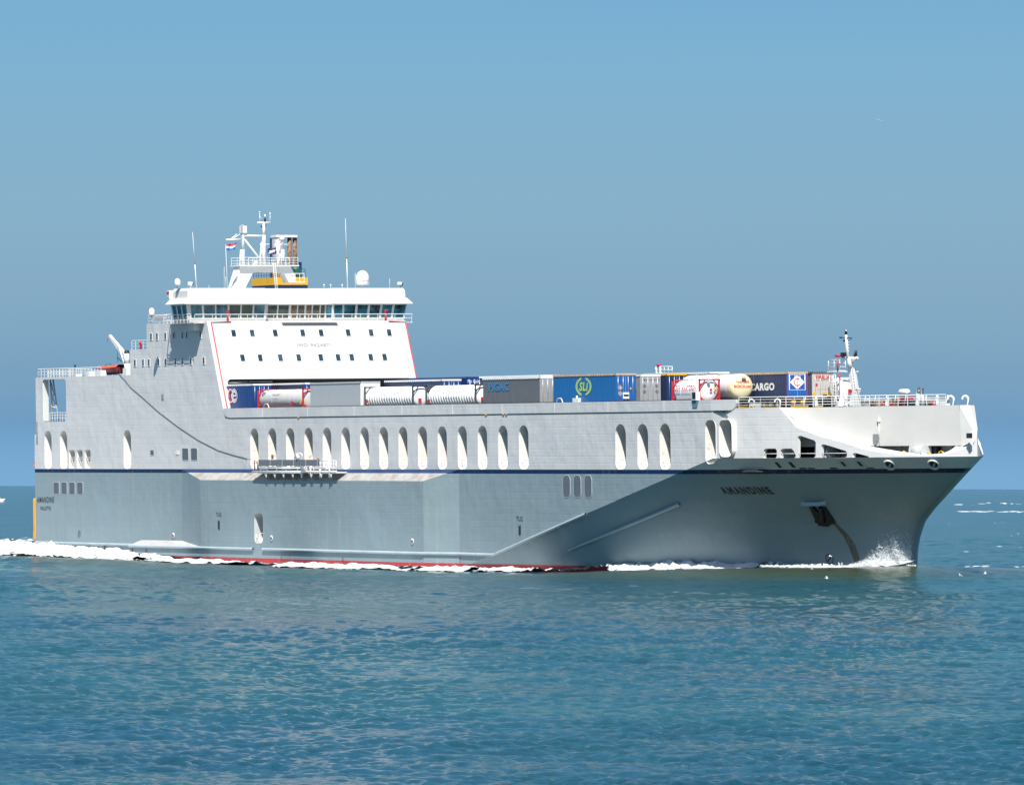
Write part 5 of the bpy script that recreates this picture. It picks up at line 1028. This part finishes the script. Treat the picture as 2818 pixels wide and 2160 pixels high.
X = at('F', 1405, 565, 'y', 10.1)[0]
def e4(u, v): return (X + .016, 10.1 + u, v)
trailer('box_trailer', 'light grey trailer end with a red framed word, left of the lookout cage', X, 13.6, 10.1, FAB_GREY, LDG, mat('light_grey_doors', (.50, .47, .44), .5, var=.05), top=19.75, lettering=[('lettering', text_mb('FREJA', 1.85, .44, lambda u, v: (X + .07, 10.45 + u, 19.0 + v), .03), LR), ('letter_frame', MB().add([e4(.2, 18.9), e4(2.35, 18.9), e4(2.35, 18.93), e4(.2, 18.93)], [(0, 1, 2, 3)]).add([e4(.2, 19.55), e4(2.35, 19.55), e4(2.35, 19.58), e4(.2, 19.58)], [(0, 1, 2, 3)]).add([e4(.2, 18.9), e4(.23, 18.9), e4(.23, 19.58), e4(.2, 19.58)], [(0, 1, 2, 3)]), LR), ('sticker', MB().add([e4(.4, 18.3), e4(.65, 18.3), e4(.65, 18.6), e4(.4, 18.6)], [(0, 1, 2, 3)]), LR), ('web_lettering', text_mb('www.freja.com', 1.3, .1, lambda u, v: e4(.6 + u, 17.95 + v)), LR), ('warning_board', MB().box(X + .02, X + .1, 10.25, 10.45, 17.2, 17.7), YEL), ('warning_board', MB().box(X + .02, X + .1, 12.1, 12.4, 17.2, 17.7), YEL), ('warning_board', MB().box(X + .02, X + .1, 11.3, 11.8, 17.5, 17.7), YEL)])
X = at('F', 1775, 600, 'y', 13.1)[0] 
tank('tank_container', 'white tank with a small red square, between the lookout cage and the fore mast', X - 8.0, X - 2.6, 13.1, TANKW, TANKW, False, 1.16, extra=[('hazard_label', MB().box(X - 2.6, X - 2.55, 14.6, 15.1, 17.6, 18.0), RED)])
# container standing in the stern cut-out
trailer('container_trailer', 'navy container seen through the rectangular cut-out at the stern', 17.2, 12.2, 2.9, NAVY, NAVY, NAVY, top=19.75, rimm=NAVY)
# lookout frame behind the cargo
def tw(x, y): return at('E', x, y, 'y', 14.)
mb = MB()
for x in (1735, 1775, 1810, 1845, 1878): mb.cyl(tw(x, 90), tw(x, 160), .04, n=5)
for y in (90, 118, 148): mb.cyl(tw(1735, y), tw(1880, y), .045, n=5)
mb.cyl(tw(1745, 85), tw(1745, 300), .09, n=6); mb.cyl(tw(1778, 85), tw(1778, 300), .12, n=6); lk = mb.build('lookout_frame', WHITE2, ship); MB().cyl(tw(1750, 80), tw(1775, 78), .13, n=8).cyl(tw(1762, 88), tw(1762, 72), .1, n=8).build('fire_monitor', RED, lk)

# ======================= SEA =======================
camx, camy, camz = CAMW
def wray(px_, dist):   # point on the water seen in column px_ at a distance along the view
    d = CF + CR_ * ((px_ - 1409) / FPX); P = SHIP_M @ (CP + d * dist); return (P[0], P[1])
nS, nL = 150, 34; nwv = nS + nL; wl_ = np.concatenate([np.exp(rng.uniform(math.log(.45), math.log(4), nS)), np.exp(rng.uniform(math.log(4), math.log(15), nL))]); th = R(-118) + rng.normal(0, .8, nwv); ph = rng.uniform(0, 6.28, nwv); kk = 2 * math.pi / wl_
amp = np.where(wl_ < 4, .0052 * wl_ * np.exp(-(wl_ / 3.0) ** 2), .0030 * wl_ * np.exp(-(wl_ / 13) ** 2)) * rng.uniform(.4, 1.3, nwv)
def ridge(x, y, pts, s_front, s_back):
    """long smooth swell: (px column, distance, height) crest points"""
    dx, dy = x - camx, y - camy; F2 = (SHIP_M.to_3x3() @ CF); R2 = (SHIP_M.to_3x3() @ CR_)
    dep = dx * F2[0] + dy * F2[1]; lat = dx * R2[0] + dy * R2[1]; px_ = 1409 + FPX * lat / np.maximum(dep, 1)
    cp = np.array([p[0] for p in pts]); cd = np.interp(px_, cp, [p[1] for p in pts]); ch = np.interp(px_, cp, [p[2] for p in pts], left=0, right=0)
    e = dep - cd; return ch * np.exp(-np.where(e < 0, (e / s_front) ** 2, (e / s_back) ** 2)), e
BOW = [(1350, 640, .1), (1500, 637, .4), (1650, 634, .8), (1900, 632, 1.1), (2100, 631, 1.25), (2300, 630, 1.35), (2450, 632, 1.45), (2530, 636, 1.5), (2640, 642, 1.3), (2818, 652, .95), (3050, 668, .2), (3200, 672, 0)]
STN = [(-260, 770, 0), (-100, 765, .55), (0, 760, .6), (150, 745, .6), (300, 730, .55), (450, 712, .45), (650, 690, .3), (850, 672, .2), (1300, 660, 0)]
def sea_h(x, y, sp):
    h_ = np.zeros_like(x)
    for k in range(nwv):
        a = amp[k] * np.clip((wl_[k] / (sp * 2.2)) - .6, 0, 1)
        if a.max() < 1e-5: continue
        p = kk[k] * (x * math.cos(th[k]) + y * math.sin(th[k])) + ph[k]; s_ = np.sin(p); h_ += a * (s_ + .25 * np.cos(2 * p))
    # patches of wind
    g_ = 1 + .35 * np.sin(x * .031 + 1.3 * np.sin(y * .017)) * np.sin(y * .043 + x * .011)
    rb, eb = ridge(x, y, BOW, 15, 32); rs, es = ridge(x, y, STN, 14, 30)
    calm = 1 - .6 * np.clip(rb, 0, 1)
    g2 = 1 + .45 * np.sin(x * .19 + 2.1 * np.sin(y * .07)) * np.sin(y * .23 + 1.7 * np.sin(x * .05)); return h_ * g_ * g2 * calm + rb + rs, rb, rs
fine = np.radians(np.linspace(-6.2, 6.2, 980)); coarse = np.radians(np.linspace(6.2, 353.8, 130)[1:-1]); base = math.atan2((SHIP_M.to_3x3() @ CF)[1], (SHIP_M.to_3x3() @ CF)[0])
ang = np.concatenate([fine, coarse]) + base
rr = [4.]
while rr[-1] < 120: rr.append(rr[-1] * 1.06)
while rr[-1] < 1100: rr.append(rr[-1] + max(.22, rr[-1] * .0013))
while rr[-1] < 14500: rr.append(rr[-1] * 1.008)
rr = np.array(rr); na, nr = len(ang), len(rr)
A_, R_g = np.meshgrid(ang, rr); X_ = camx + R_g * np.cos(A_); Y_ = camy + R_g * np.sin(A_)
spc = np.maximum(np.gradient(rr)[:, None] * np.ones_like(A_), .0002 * R_g); spc[:, len(fine):] = R_g[:, len(fine):] * .05
H_, RB, RS = sea_h(X_, Y_, spc); Z_ = H_ - R_g ** 2 / (2 * 8.0e6)
co = np.stack([X_, Y_, Z_], -1).reshape(-1, 3); idx = np.arange(na * nr).reshape(nr, na); nx = np.roll(idx, -1, 1)
q = np.stack([idx[:-1], nx[:-1], nx[1:], idx[1:]], -1).reshape(-1, 4)
def np_mesh(name, co, q, attrs={}):
    me = bpy.data.meshes.new(name); me.vertices.add(len(co)); me.vertices.foreach_set('co', co.astype(np.float32).ravel()); k = q.shape[1]
    me.loops.add(q.size); me.loops.foreach_set('vertex_index', q.astype(np.int32).ravel()); me.polygons.add(len(q)); me.polygons.foreach_set('loop_start', np.arange(0, q.size, k, dtype=np.int32)); me.polygons.foreach_set('loop_total', np.full(len(q), k, dtype=np.int32))
    me.polygons.foreach_set('use_smooth', np.ones(len(q), dtype=bool)); me.update(calc_edges=True)
    for n_, v in attrs.items(): a = me.attributes.new(n_, 'FLOAT', 'POINT'); a.data.foreach_set('value', v.astype(np.float32).ravel())
    me.validate(); return me
sea_me = np_mesh('sea', co, q, dict(backlit_tint=np.clip(RB * .85 + RS * 1.3, 0, 1)))  # mask for the backlit look of the swells, put into the water colour
SEA = bpy.data.materials.new('sea_water'); SEA.use_nodes = True; t = SEA.node_tree; b = t.nodes['Principled BSDF']; n = t.nodes.new; l = t.links.new
b.inputs['Roughness'].default_value = .08; b.inputs['IOR'].default_value = 1.33; b.inputs['Specular IOR Level'].default_value = .36
geo = n('ShaderNodeNewGeometry'); at_ = n('ShaderNodeAttribute'); at_.attribute_name = 'backlit_tint'
mp = n('ShaderNodeMapping'); mp.inputs['Scale'].default_value = (.012, .02, 1); mp.inputs['Rotation'].default_value = (0, 0, R(28)); l(geo.outputs['Position'], mp.inputs[0]); nz = n('ShaderNodeTexNoise'); nz.inputs['Scale'].default_value = 1; nz.inputs['Detail'].default_value = 5; l(mp.outputs[0], nz.inputs[0])
rmp = n('ShaderNodeValToRGB'); rmp.color_ramp.elements[0].position = .35; rmp.color_ramp.elements[0].color = (.002, .050, .080, 1); rmp.color_ramp.elements[1].position = .68; rmp.color_ramp.elements[1].color = (.008, .072, .082, 1); l(nz.outputs[0], rmp.inputs[0])
mi = n('ShaderNodeMixRGB'); mi.inputs[2].default_value = (.045, .055, .018, 1); l(at_.outputs['Fac'], mi.inputs[0]); l(rmp.outputs[0], mi.inputs[1]); l(mi.outputs[0], b.inputs['Base Color'])  # olive mix imitates light coming through the raised water
def nb(scale, det, st=(1, 1, 1)):
    m_ = n('ShaderNodeMapping'); m_.inputs['Scale'].default_value = st; m_.inputs['Rotation'].default_value = (0, 0, R(28)); l(geo.outputs['Position'], m_.inputs[0]); k = n('ShaderNodeTexNoise'); k.inputs['Scale'].default_value = scale; k.inputs['Detail'].default_value = det; k.inputs['Roughness'].default_value = .6; k.inputs['Distortion'].default_value = .4; l(m_.outputs[0], k.inputs[0]); return k.outputs[0]
w1 = nb(1., 4, (6.5, 5., 1)); w2 = nb(1., 5, (1.9, 1.5, 1)); w4 = nb(1., 3, (.30, .36, 1)); w3 = nb(1., 4, (.035, .05, 1))
pm = n('ShaderNodeMapRange'); pm.inputs[1].default_value = .35; pm.inputs[2].default_value = .65; pm.inputs[3].default_value = .6; pm.inputs[4].default_value = 1.0; l(w3, pm.inputs[0])
sm_ = n('ShaderNodeMath'); sm_.operation = 'MULTIPLY_ADD'; sm_.inputs[1].default_value = -.7; sm_.inputs[2].default_value = 1; l(at_.outputs['Fac'], sm_.inputs[0]); sm2 = n('ShaderNodeMath'); sm2.operation = 'MULTIPLY'; l(sm_.outputs[0], sm2.inputs[0]); l(pm.outputs[0], sm2.inputs[1]); pm = sm2
bp = n('ShaderNodeBump'); bp.inputs['Distance'].default_value = .14; l(w1, bp.inputs['Height']); l(pm.outputs[0], bp.inputs['Strength'])
b2_ = n('ShaderNodeBump'); b2_.inputs['Distance'].default_value = .55; l(w2, b2_.inputs['Height']); l(pm.outputs[0], b2_.inputs['Strength']); l(bp.outputs[0], b2_.inputs['Normal']); b3_ = n('ShaderNodeBump'); b3_.inputs['Distance'].default_value = .5; l(w4, b3_.inputs['Height']); l(pm.outputs[0], b3_.inputs['Strength']); l(b2_.outputs[0], b3_.inputs['Normal']); l(b3_.outputs[0], b.inputs['Normal'])
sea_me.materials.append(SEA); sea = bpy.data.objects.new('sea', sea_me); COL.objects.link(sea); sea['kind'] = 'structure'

# ---------------- foam ----------------
def vnoise(x, y, s_, seed):
    r_ = np.random.default_rng(seed); g_ = r_.random((256, 256)); x = x / s_; y = y / s_; xi = np.floor(x).astype(int); yi = np.floor(y).astype(int); fx = x - xi; fy = y - yi; fx = fx * fx * (3 - 2 * fx); fy = fy * fy * (3 - 2 * fy)
    a = g_[xi % 256, yi % 256]; b = g_[(xi + 1) % 256, yi % 256]; c = g_[xi % 256, (yi + 1) % 256]; d = g_[(xi + 1) % 256, (yi + 1) % 256]; return a * (1 - fx) * (1 - fy) + b * fx * (1 - fy) + c * (1 - fx) * fy + d * fx * fy
def fbm(x, y, s_, seed, o_=4): return sum(vnoise(x, y, s_ / 2 ** k, seed + k) / 2 ** k for k in range(o_)) / sum(1 / 2 ** k for k in range(o_))
FOAM = bpy.data.materials.new('foam_white'); FOAM.use_nodes = True; b = FOAM.node_tree.nodes['Principled BSDF']; b.inputs['Base Color'].default_value = (.56, .59, .60, 1); b.inputs['Roughness'].default_value = .7; b.inputs['Subsurface Weight'].default_value = 0
nf = FOAM.node_tree.nodes.new('ShaderNodeTexNoise'); nf.inputs['Scale'].default_value = 3; nf.inputs['Detail'].default_value = 6; bf = FOAM.node_tree.nodes.new('ShaderNodeBump'); bf.inputs['Distance'].default_value = .25; FOAM.node_tree.links.new(nf.outputs[0], bf.inputs['Height']); FOAM.node_tree.links.new(bf.outputs[0], b.inputs['Normal'])
def foam_strip(name, label, xs, inner, W_, D_, Hh, dstep=.22, seed=5, OFF=lambda u: 0 * u):
    """foam lying along the hull: xs ship x; inner(x) hull y at water; W_ width, D_ density and Hh height by x"""
    u = np.arange(xs[0], xs[1], dstep); vmax = W_(u).max(); v = np.arange(0, vmax, dstep * 1.0); U, V = np.meshgrid(u, v, indexing='ij')
    Y = inner(U) - V; w_ = np.maximum(W_(U), .01); t_ = V / w_
    # drift outward and aft
    X = U - V * .25; h0, _, _ = sea_h(X, Y, np.full_like(X, .4)); n1 = fbm(X, Y, 5., seed); n2 = fbm(X, Y, 1.3, seed + 9)
    dens = D_(U) * np.clip(1.35 - abs(t_ - OFF(U)) * .8, 0, 1.1) ; msk = (n1 * .7 + n2 * .3) < dens * .66 + .18 * (t_ < .12); msk &= t_ < 1
    n3 = fbm(X, Y, .5, seed + 3, 2); z = h0 + .03 + Hh(U) * np.exp(-((t_ - OFF(U)) / .3) ** 2) * (.35 + .8 * n2 + .35 * n3) + (.06 + .35 * Hh(U)) * (n2 - .4) + (.05 + .25 * Hh(U)) * (n3 - .4)
    co = np.stack([X, Y, z], -1).reshape(-1, 3); id_ = np.arange(co.shape[0]).reshape(U.shape); qq = np.stack([id_[:-1, :-1], id_[1:, :-1], id_[1:, 1:], id_[:-1, 1:]], -1); qm = msk[:-1, :-1] & msk[1:, 1:]
    me = np_mesh(name, co, qq[qm]); me.materials.append(FOAM); o = bpy.data.objects.new(name, me); COL.objects.link(o); o['kind'] = 'stuff'; o['label'] = label; o['category'] = 'foam'; return o
ip = lambda xs_, ys_: (lambda x: np.interp(x, xs_, ys_))
def hull_in(x):
    y = np.where(x < 30, 0., np.where(x < 50, -1.5, np.where(x < 106, -1.5, np.where(x < 111, -1.5 + (x - 106) * .3, 0.)))); 
    bx = np.array([by(float(q), 0.3) if q > 114 else 0. for q in np.ravel(x[:, 0])]) if x.ndim == 2 else 0; return y + (bx[:, None] if x.ndim == 2 else 0)
foam_strip('wake_foam', 'white foam running along the ship side and out from the stern', (-70, 183.2), hull_in,
    ip([-70, 0, 10, 30, 45, 52, 60, 70, 74, 82, 90, 105, 115, 140, 150, 157, 166, 172, 178, 183], [24, 20, 18, 14, 8, 3, 11, 10, 2.5, 6, 9, 9, 5, 4, 5, 6, 3, 1.5, 2, 5]),
    ip([-70, 0, 30, 44, 50, 56, 68, 74, 80, 88, 105, 118, 140, 147, 160, 166, 170, 176, 181, 183], [1, 1.15, 1.05, .75, .25, 1.0, .95, .2, .7, 1, .95, .8, .7, .9, .95, .6, .15, .5, 1, 1.1]),
    ip([-70, 0, 12, 35, 45, 55, 72, 85, 95, 118, 132, 140, 152, 166, 172, 183], [1.0, 1.45, 1.2, .85, .15, .35, .35, .3, .4, .4, .4, .7, .95, .6, .05, .4]), OFF=lambda u: np.interp(u, [40, 52, 125, 140], [.0, .55, .5, 0]) + np.interp(u, [-70, 30, 45], [.15, .15, 0]))
foam_strip('stern_wash', 'tumbled white wash behind the stern', (-90, 1.5), lambda x: np.full_like(x, 25.), ip([-90, 2], [30, 26]), ip([-90, -30, 2], [.8, 1.1, 1.3]), ip([-90, -20, -6, 2], [.5, .9, 1.3, 1.0]), seed=31)
# distant white caps and old wake lines on the right
def streaks(name, label, spec, seed):
    r_ = np.random.default_rng(seed); vs = []; fs = []
    for px0, px1, dist, dd, cnt, ln, ht in spec:
        for _ in range(cnt):
            p = r_.uniform(px0, px1); d_ = dist + r_.normal(0, dd); L0 = ln * r_.uniform(.4, 1.4); hh = ht * r_.uniform(.4, 1.3); x, y = wray(p, d_); rv = SHIP_M.to_3x3() @ CR_; n0 = 7
            z0 = -((x - camx) ** 2 + (y - camy) ** 2) / 1.6e7; zz, _, _ = sea_h(np.array([x]), np.array([y]), np.array([2.])); z0 += zz[0]
            o_ = len(vs)
            for k in range(n0):
                f_ = k / (n0 - 1) - .5; w = math.cos(f_ * 3.0) * .5 + .2; xx = x + rv[0] * L0 * f_; yy = y + rv[1] * L0 * f_; e = r_.uniform(-.3, .3) * ln * .05
                wd = min(.9, L0 * .2); vs += [(xx - wd * w, yy, z0 - .05), (xx, yy, z0 + hh * w * r_.uniform(.5, 1.2)), (xx + wd * w + e, yy, z0 - .05)]
            for k in range(n0 - 1):
                a = o_ + 3 * k; fs += [(a, a + 1, a + 4, a + 3), (a + 1, a + 2, a + 5, a + 4)]
    me = bpy.data.meshes.new(name); me.from_pydata(vs, [], fs); me.materials.append(FOAM); o = bpy.data.objects.new(name, me); COL.objects.link(o); o['kind'] = 'stuff'; o['label'] = label; o['category'] = 'foam'; return o
streaks('wave_foam', 'thin white crests scattered over the sea right of the bow and left of the stern', [(2620, 2830, 2750, 50, 9, 3, .25), (2620, 2830, 2050, 22, 34, 3, .09), (2600, 2830, 1450, 160, 8, .7, .07), (2560, 2830, 1050, 150, 7, .7, .06), (2540, 2830, 725, 12, 20, .8, .05), (0, 95, 990, 30, 30, 1.2, .14), (0, 95, 870, 8, 50, 2.5, .5)], 3)
# bow spray: droplets and sheets thrown up at the stem
vs = []; fs = []; r_ = np.random.default_rng(11)
def drop(c, s_):
    o_ = len(vs); vs.extend([(c[0] + s_, c[1], c[2]), (c[0] - s_ * .5, c[1] + s_ * .87, c[2]), (c[0] - s_ * .5, c[1] - s_ * .87, c[2]), (c[0], c[1], c[2] + s_ * 1.6), (c[0], c[1], c[2] - s_)]); fs.extend([(o_, o_ + 1, o_ + 3), (o_ + 1, o_ + 2, o_ + 3), (o_ + 2, o_, o_ + 3), (o_ + 1, o_, o_ + 4), (o_ + 2, o_ + 1, o_ + 4), (o_, o_ + 2, o_ + 4)])
for _ in range(17000):
    x = 182.6 - abs(r_.normal(0, 2.6)); f_ = math.exp(-(182.6 - x) / 2.6); hz = r_.beta(.9, 2.0) * (4.3 * f_ + .3); zz = .75 + hz
    y = by(min(x, 182.9), max(.2, zz - 1.12)) - .15 - r_.random() * (.5 + .9 * hz ** .6); x -= hz * .35 * r_.random(); drop((x, y, zz), r_.uniform(.014, .04) * (1.35 if hz < 1.2 else 1))
for _ in range(1500):
    x = 183.2 - r_.random() * 17; y = by(x, .2) - .2 - abs(r_.normal(0, .6)) - (183 - x) * .05; drop((x, y, 1.15 + abs(r_.normal(0, .16)) * (1.4 - (183 - x) / 17)), r_.uniform(.03, .09))
SPRAY = mat('spray_white', (.8, .82, .83), .6); me = bpy.data.meshes.new('bow_spray'); me.from_pydata(vs, [], fs); me.materials.append(SPRAY); o = bpy.data.objects.new('bow_spray', me); COL.objects.link(o); o['kind'] = 'stuff'; o['label'] = 'white spray thrown up where the stem cuts the water'; o['category'] = 'spray'

# ---------------- gulls and a far boat ----------------
GW = mat('gull_white', (.8, .8, .8), .7); GT = mat('gull_grey', (.35, .37, .4), .7)
def gull(px_, py_, dist, span, bank, yaw, label, flap=.5):
    d = CF + CR_ * ((px_ - 1409) / FPX) - CU * ((py_ - 1080) / FPX); P = CP + d * dist; s_ = span
    o = bpy.data.objects.new('gull', None); COL.objects.link(o); o.matrix_world = Matrix.Translation(SHIP_M @ P) @ Matrix.Rotation(R(yaw), 4, 'Z') @ Matrix.Rotation(R(bank), 4, 'X'); tag(o, label, 'gull', 'gulls round the ship')
    bd = MB().lathe((-.26 * s_, 0, 0), [(0, 0), (.03 * s_, .04 * s_), (.055 * s_, .2 * s_), (.05 * s_, .34 * s_), (.033 * s_, .42 * s_), (.04 * s_, .47 * s_), (.025 * s_, .52 * s_), (0, .58 * s_)], 10, (1, 0, 0)); bd.build('body', GW, o)
    for sg in (1, -1):
        a, b_, c_ = (0, .03 * s_ * sg, .02 * s_), (.05 * s_, .26 * s_ * sg, .02 * s_ + flap * .22 * s_), (-.1 * s_, .52 * s_ * sg, flap * .12 * s_)
        w = MB().add([(.09 * s_, a[1], a[2]), (-.09 * s_, a[1], a[2]), (b_[0] + .06 * s_, b_[1], b_[2]), (b_[0] - .12 * s_, b_[1], b_[2]), (c_[0], c_[1], c_[2]), (.09 * s_, a[1], a[2] + .015 * s_), (-.09 * s_, a[1], a[2] + .015 * s_), (b_[0] + .06 * s_, b_[1], b_[2] + .015 * s_), (b_[0] - .12 * s_, b_[1], b_[2] + .015 * s_)], [(0, 1, 3, 2), (2, 3, 4), (5, 7, 8, 6), (7, 4, 8), (0, 2, 7, 5), (1, 6, 8, 3), (2, 4, 7), (3, 8, 4)])
        w.build('wing', GW, o)
    MB().add([(-.24 * s_, -.02 * s_, 0), (-.24 * s_, .02 * s_, 0), (-.36 * s_, .06 * s_, 0), (-.36 * s_, -.06 * s_, 0), (-.24 * s_, 0, .01 * s_)], [(0, 1, 2, 3), (0, 3, 4), (1, 4, 2)]).build('tail', GW, o)
gull(2418, 332, 560, .75, 15, 150, 'dark-tipped gull gliding alone high in the sky on the right', .3)
gull(2419, 1505, 600, .62, -30, 60, 'gull flying in front of the dark bow just left of the spray', .9)
gull(2285, 1531, 600, .55, 20, 100, 'gull passing over the round crossed mark on the bow', .8)
gull(2234, 1565, 595, .55, -40, 20, 'gull skimming the water where the hull meets the green swell', .8)
gull(2275, 1590, 570, .5, 30, 70, 'gull low over the swell below the crossed mark', .6)
gull(2642, 1583, 560, .55, 35, 120, 'gull over the water just right of the stem', .8)
gull(2711, 1578, 560, .6, -50, 40, 'gull furthest right over the open water', .9)
gull(692, 1545, 700, .45, 10, 30, 'tiny gull against the red strip of the hull', .5)
P = SHIP_M @ (CP + (CF + CR_ * ((-4 - 1409) / FPX) - CU * ((1340 - 1080) / FPX)) * 2600)
o = bpy.data.objects.new('motor_boat', None); COL.objects.link(o); o.location = (P[0], P[1], -.4); o.rotation_euler = (0, 0, R(60)); tag(o, 'small white boat far off at the left edge near the horizon', 'boat')
MB().hexa([(-2, -.6, 0), (1.8, -.4, 0), (1.8, .4, 0), (-2, .6, 0)], [(-2.2, -.9, 1), (2.8, -.1, 1.2), (2.8, .1, 1.2), (-2.2, .9, 1)]).build('boat_hull', GW, o); MB().hexa([(-1.2, -.6, 1), (.8, -.6, 1), (.8, .6, 1), (-1.2, .6, 1)], [(-1, -.5, 2), (.4, -.5, 2), (.4, .5, 2), (-1, .5, 2)]).build('cabin', GW, o)
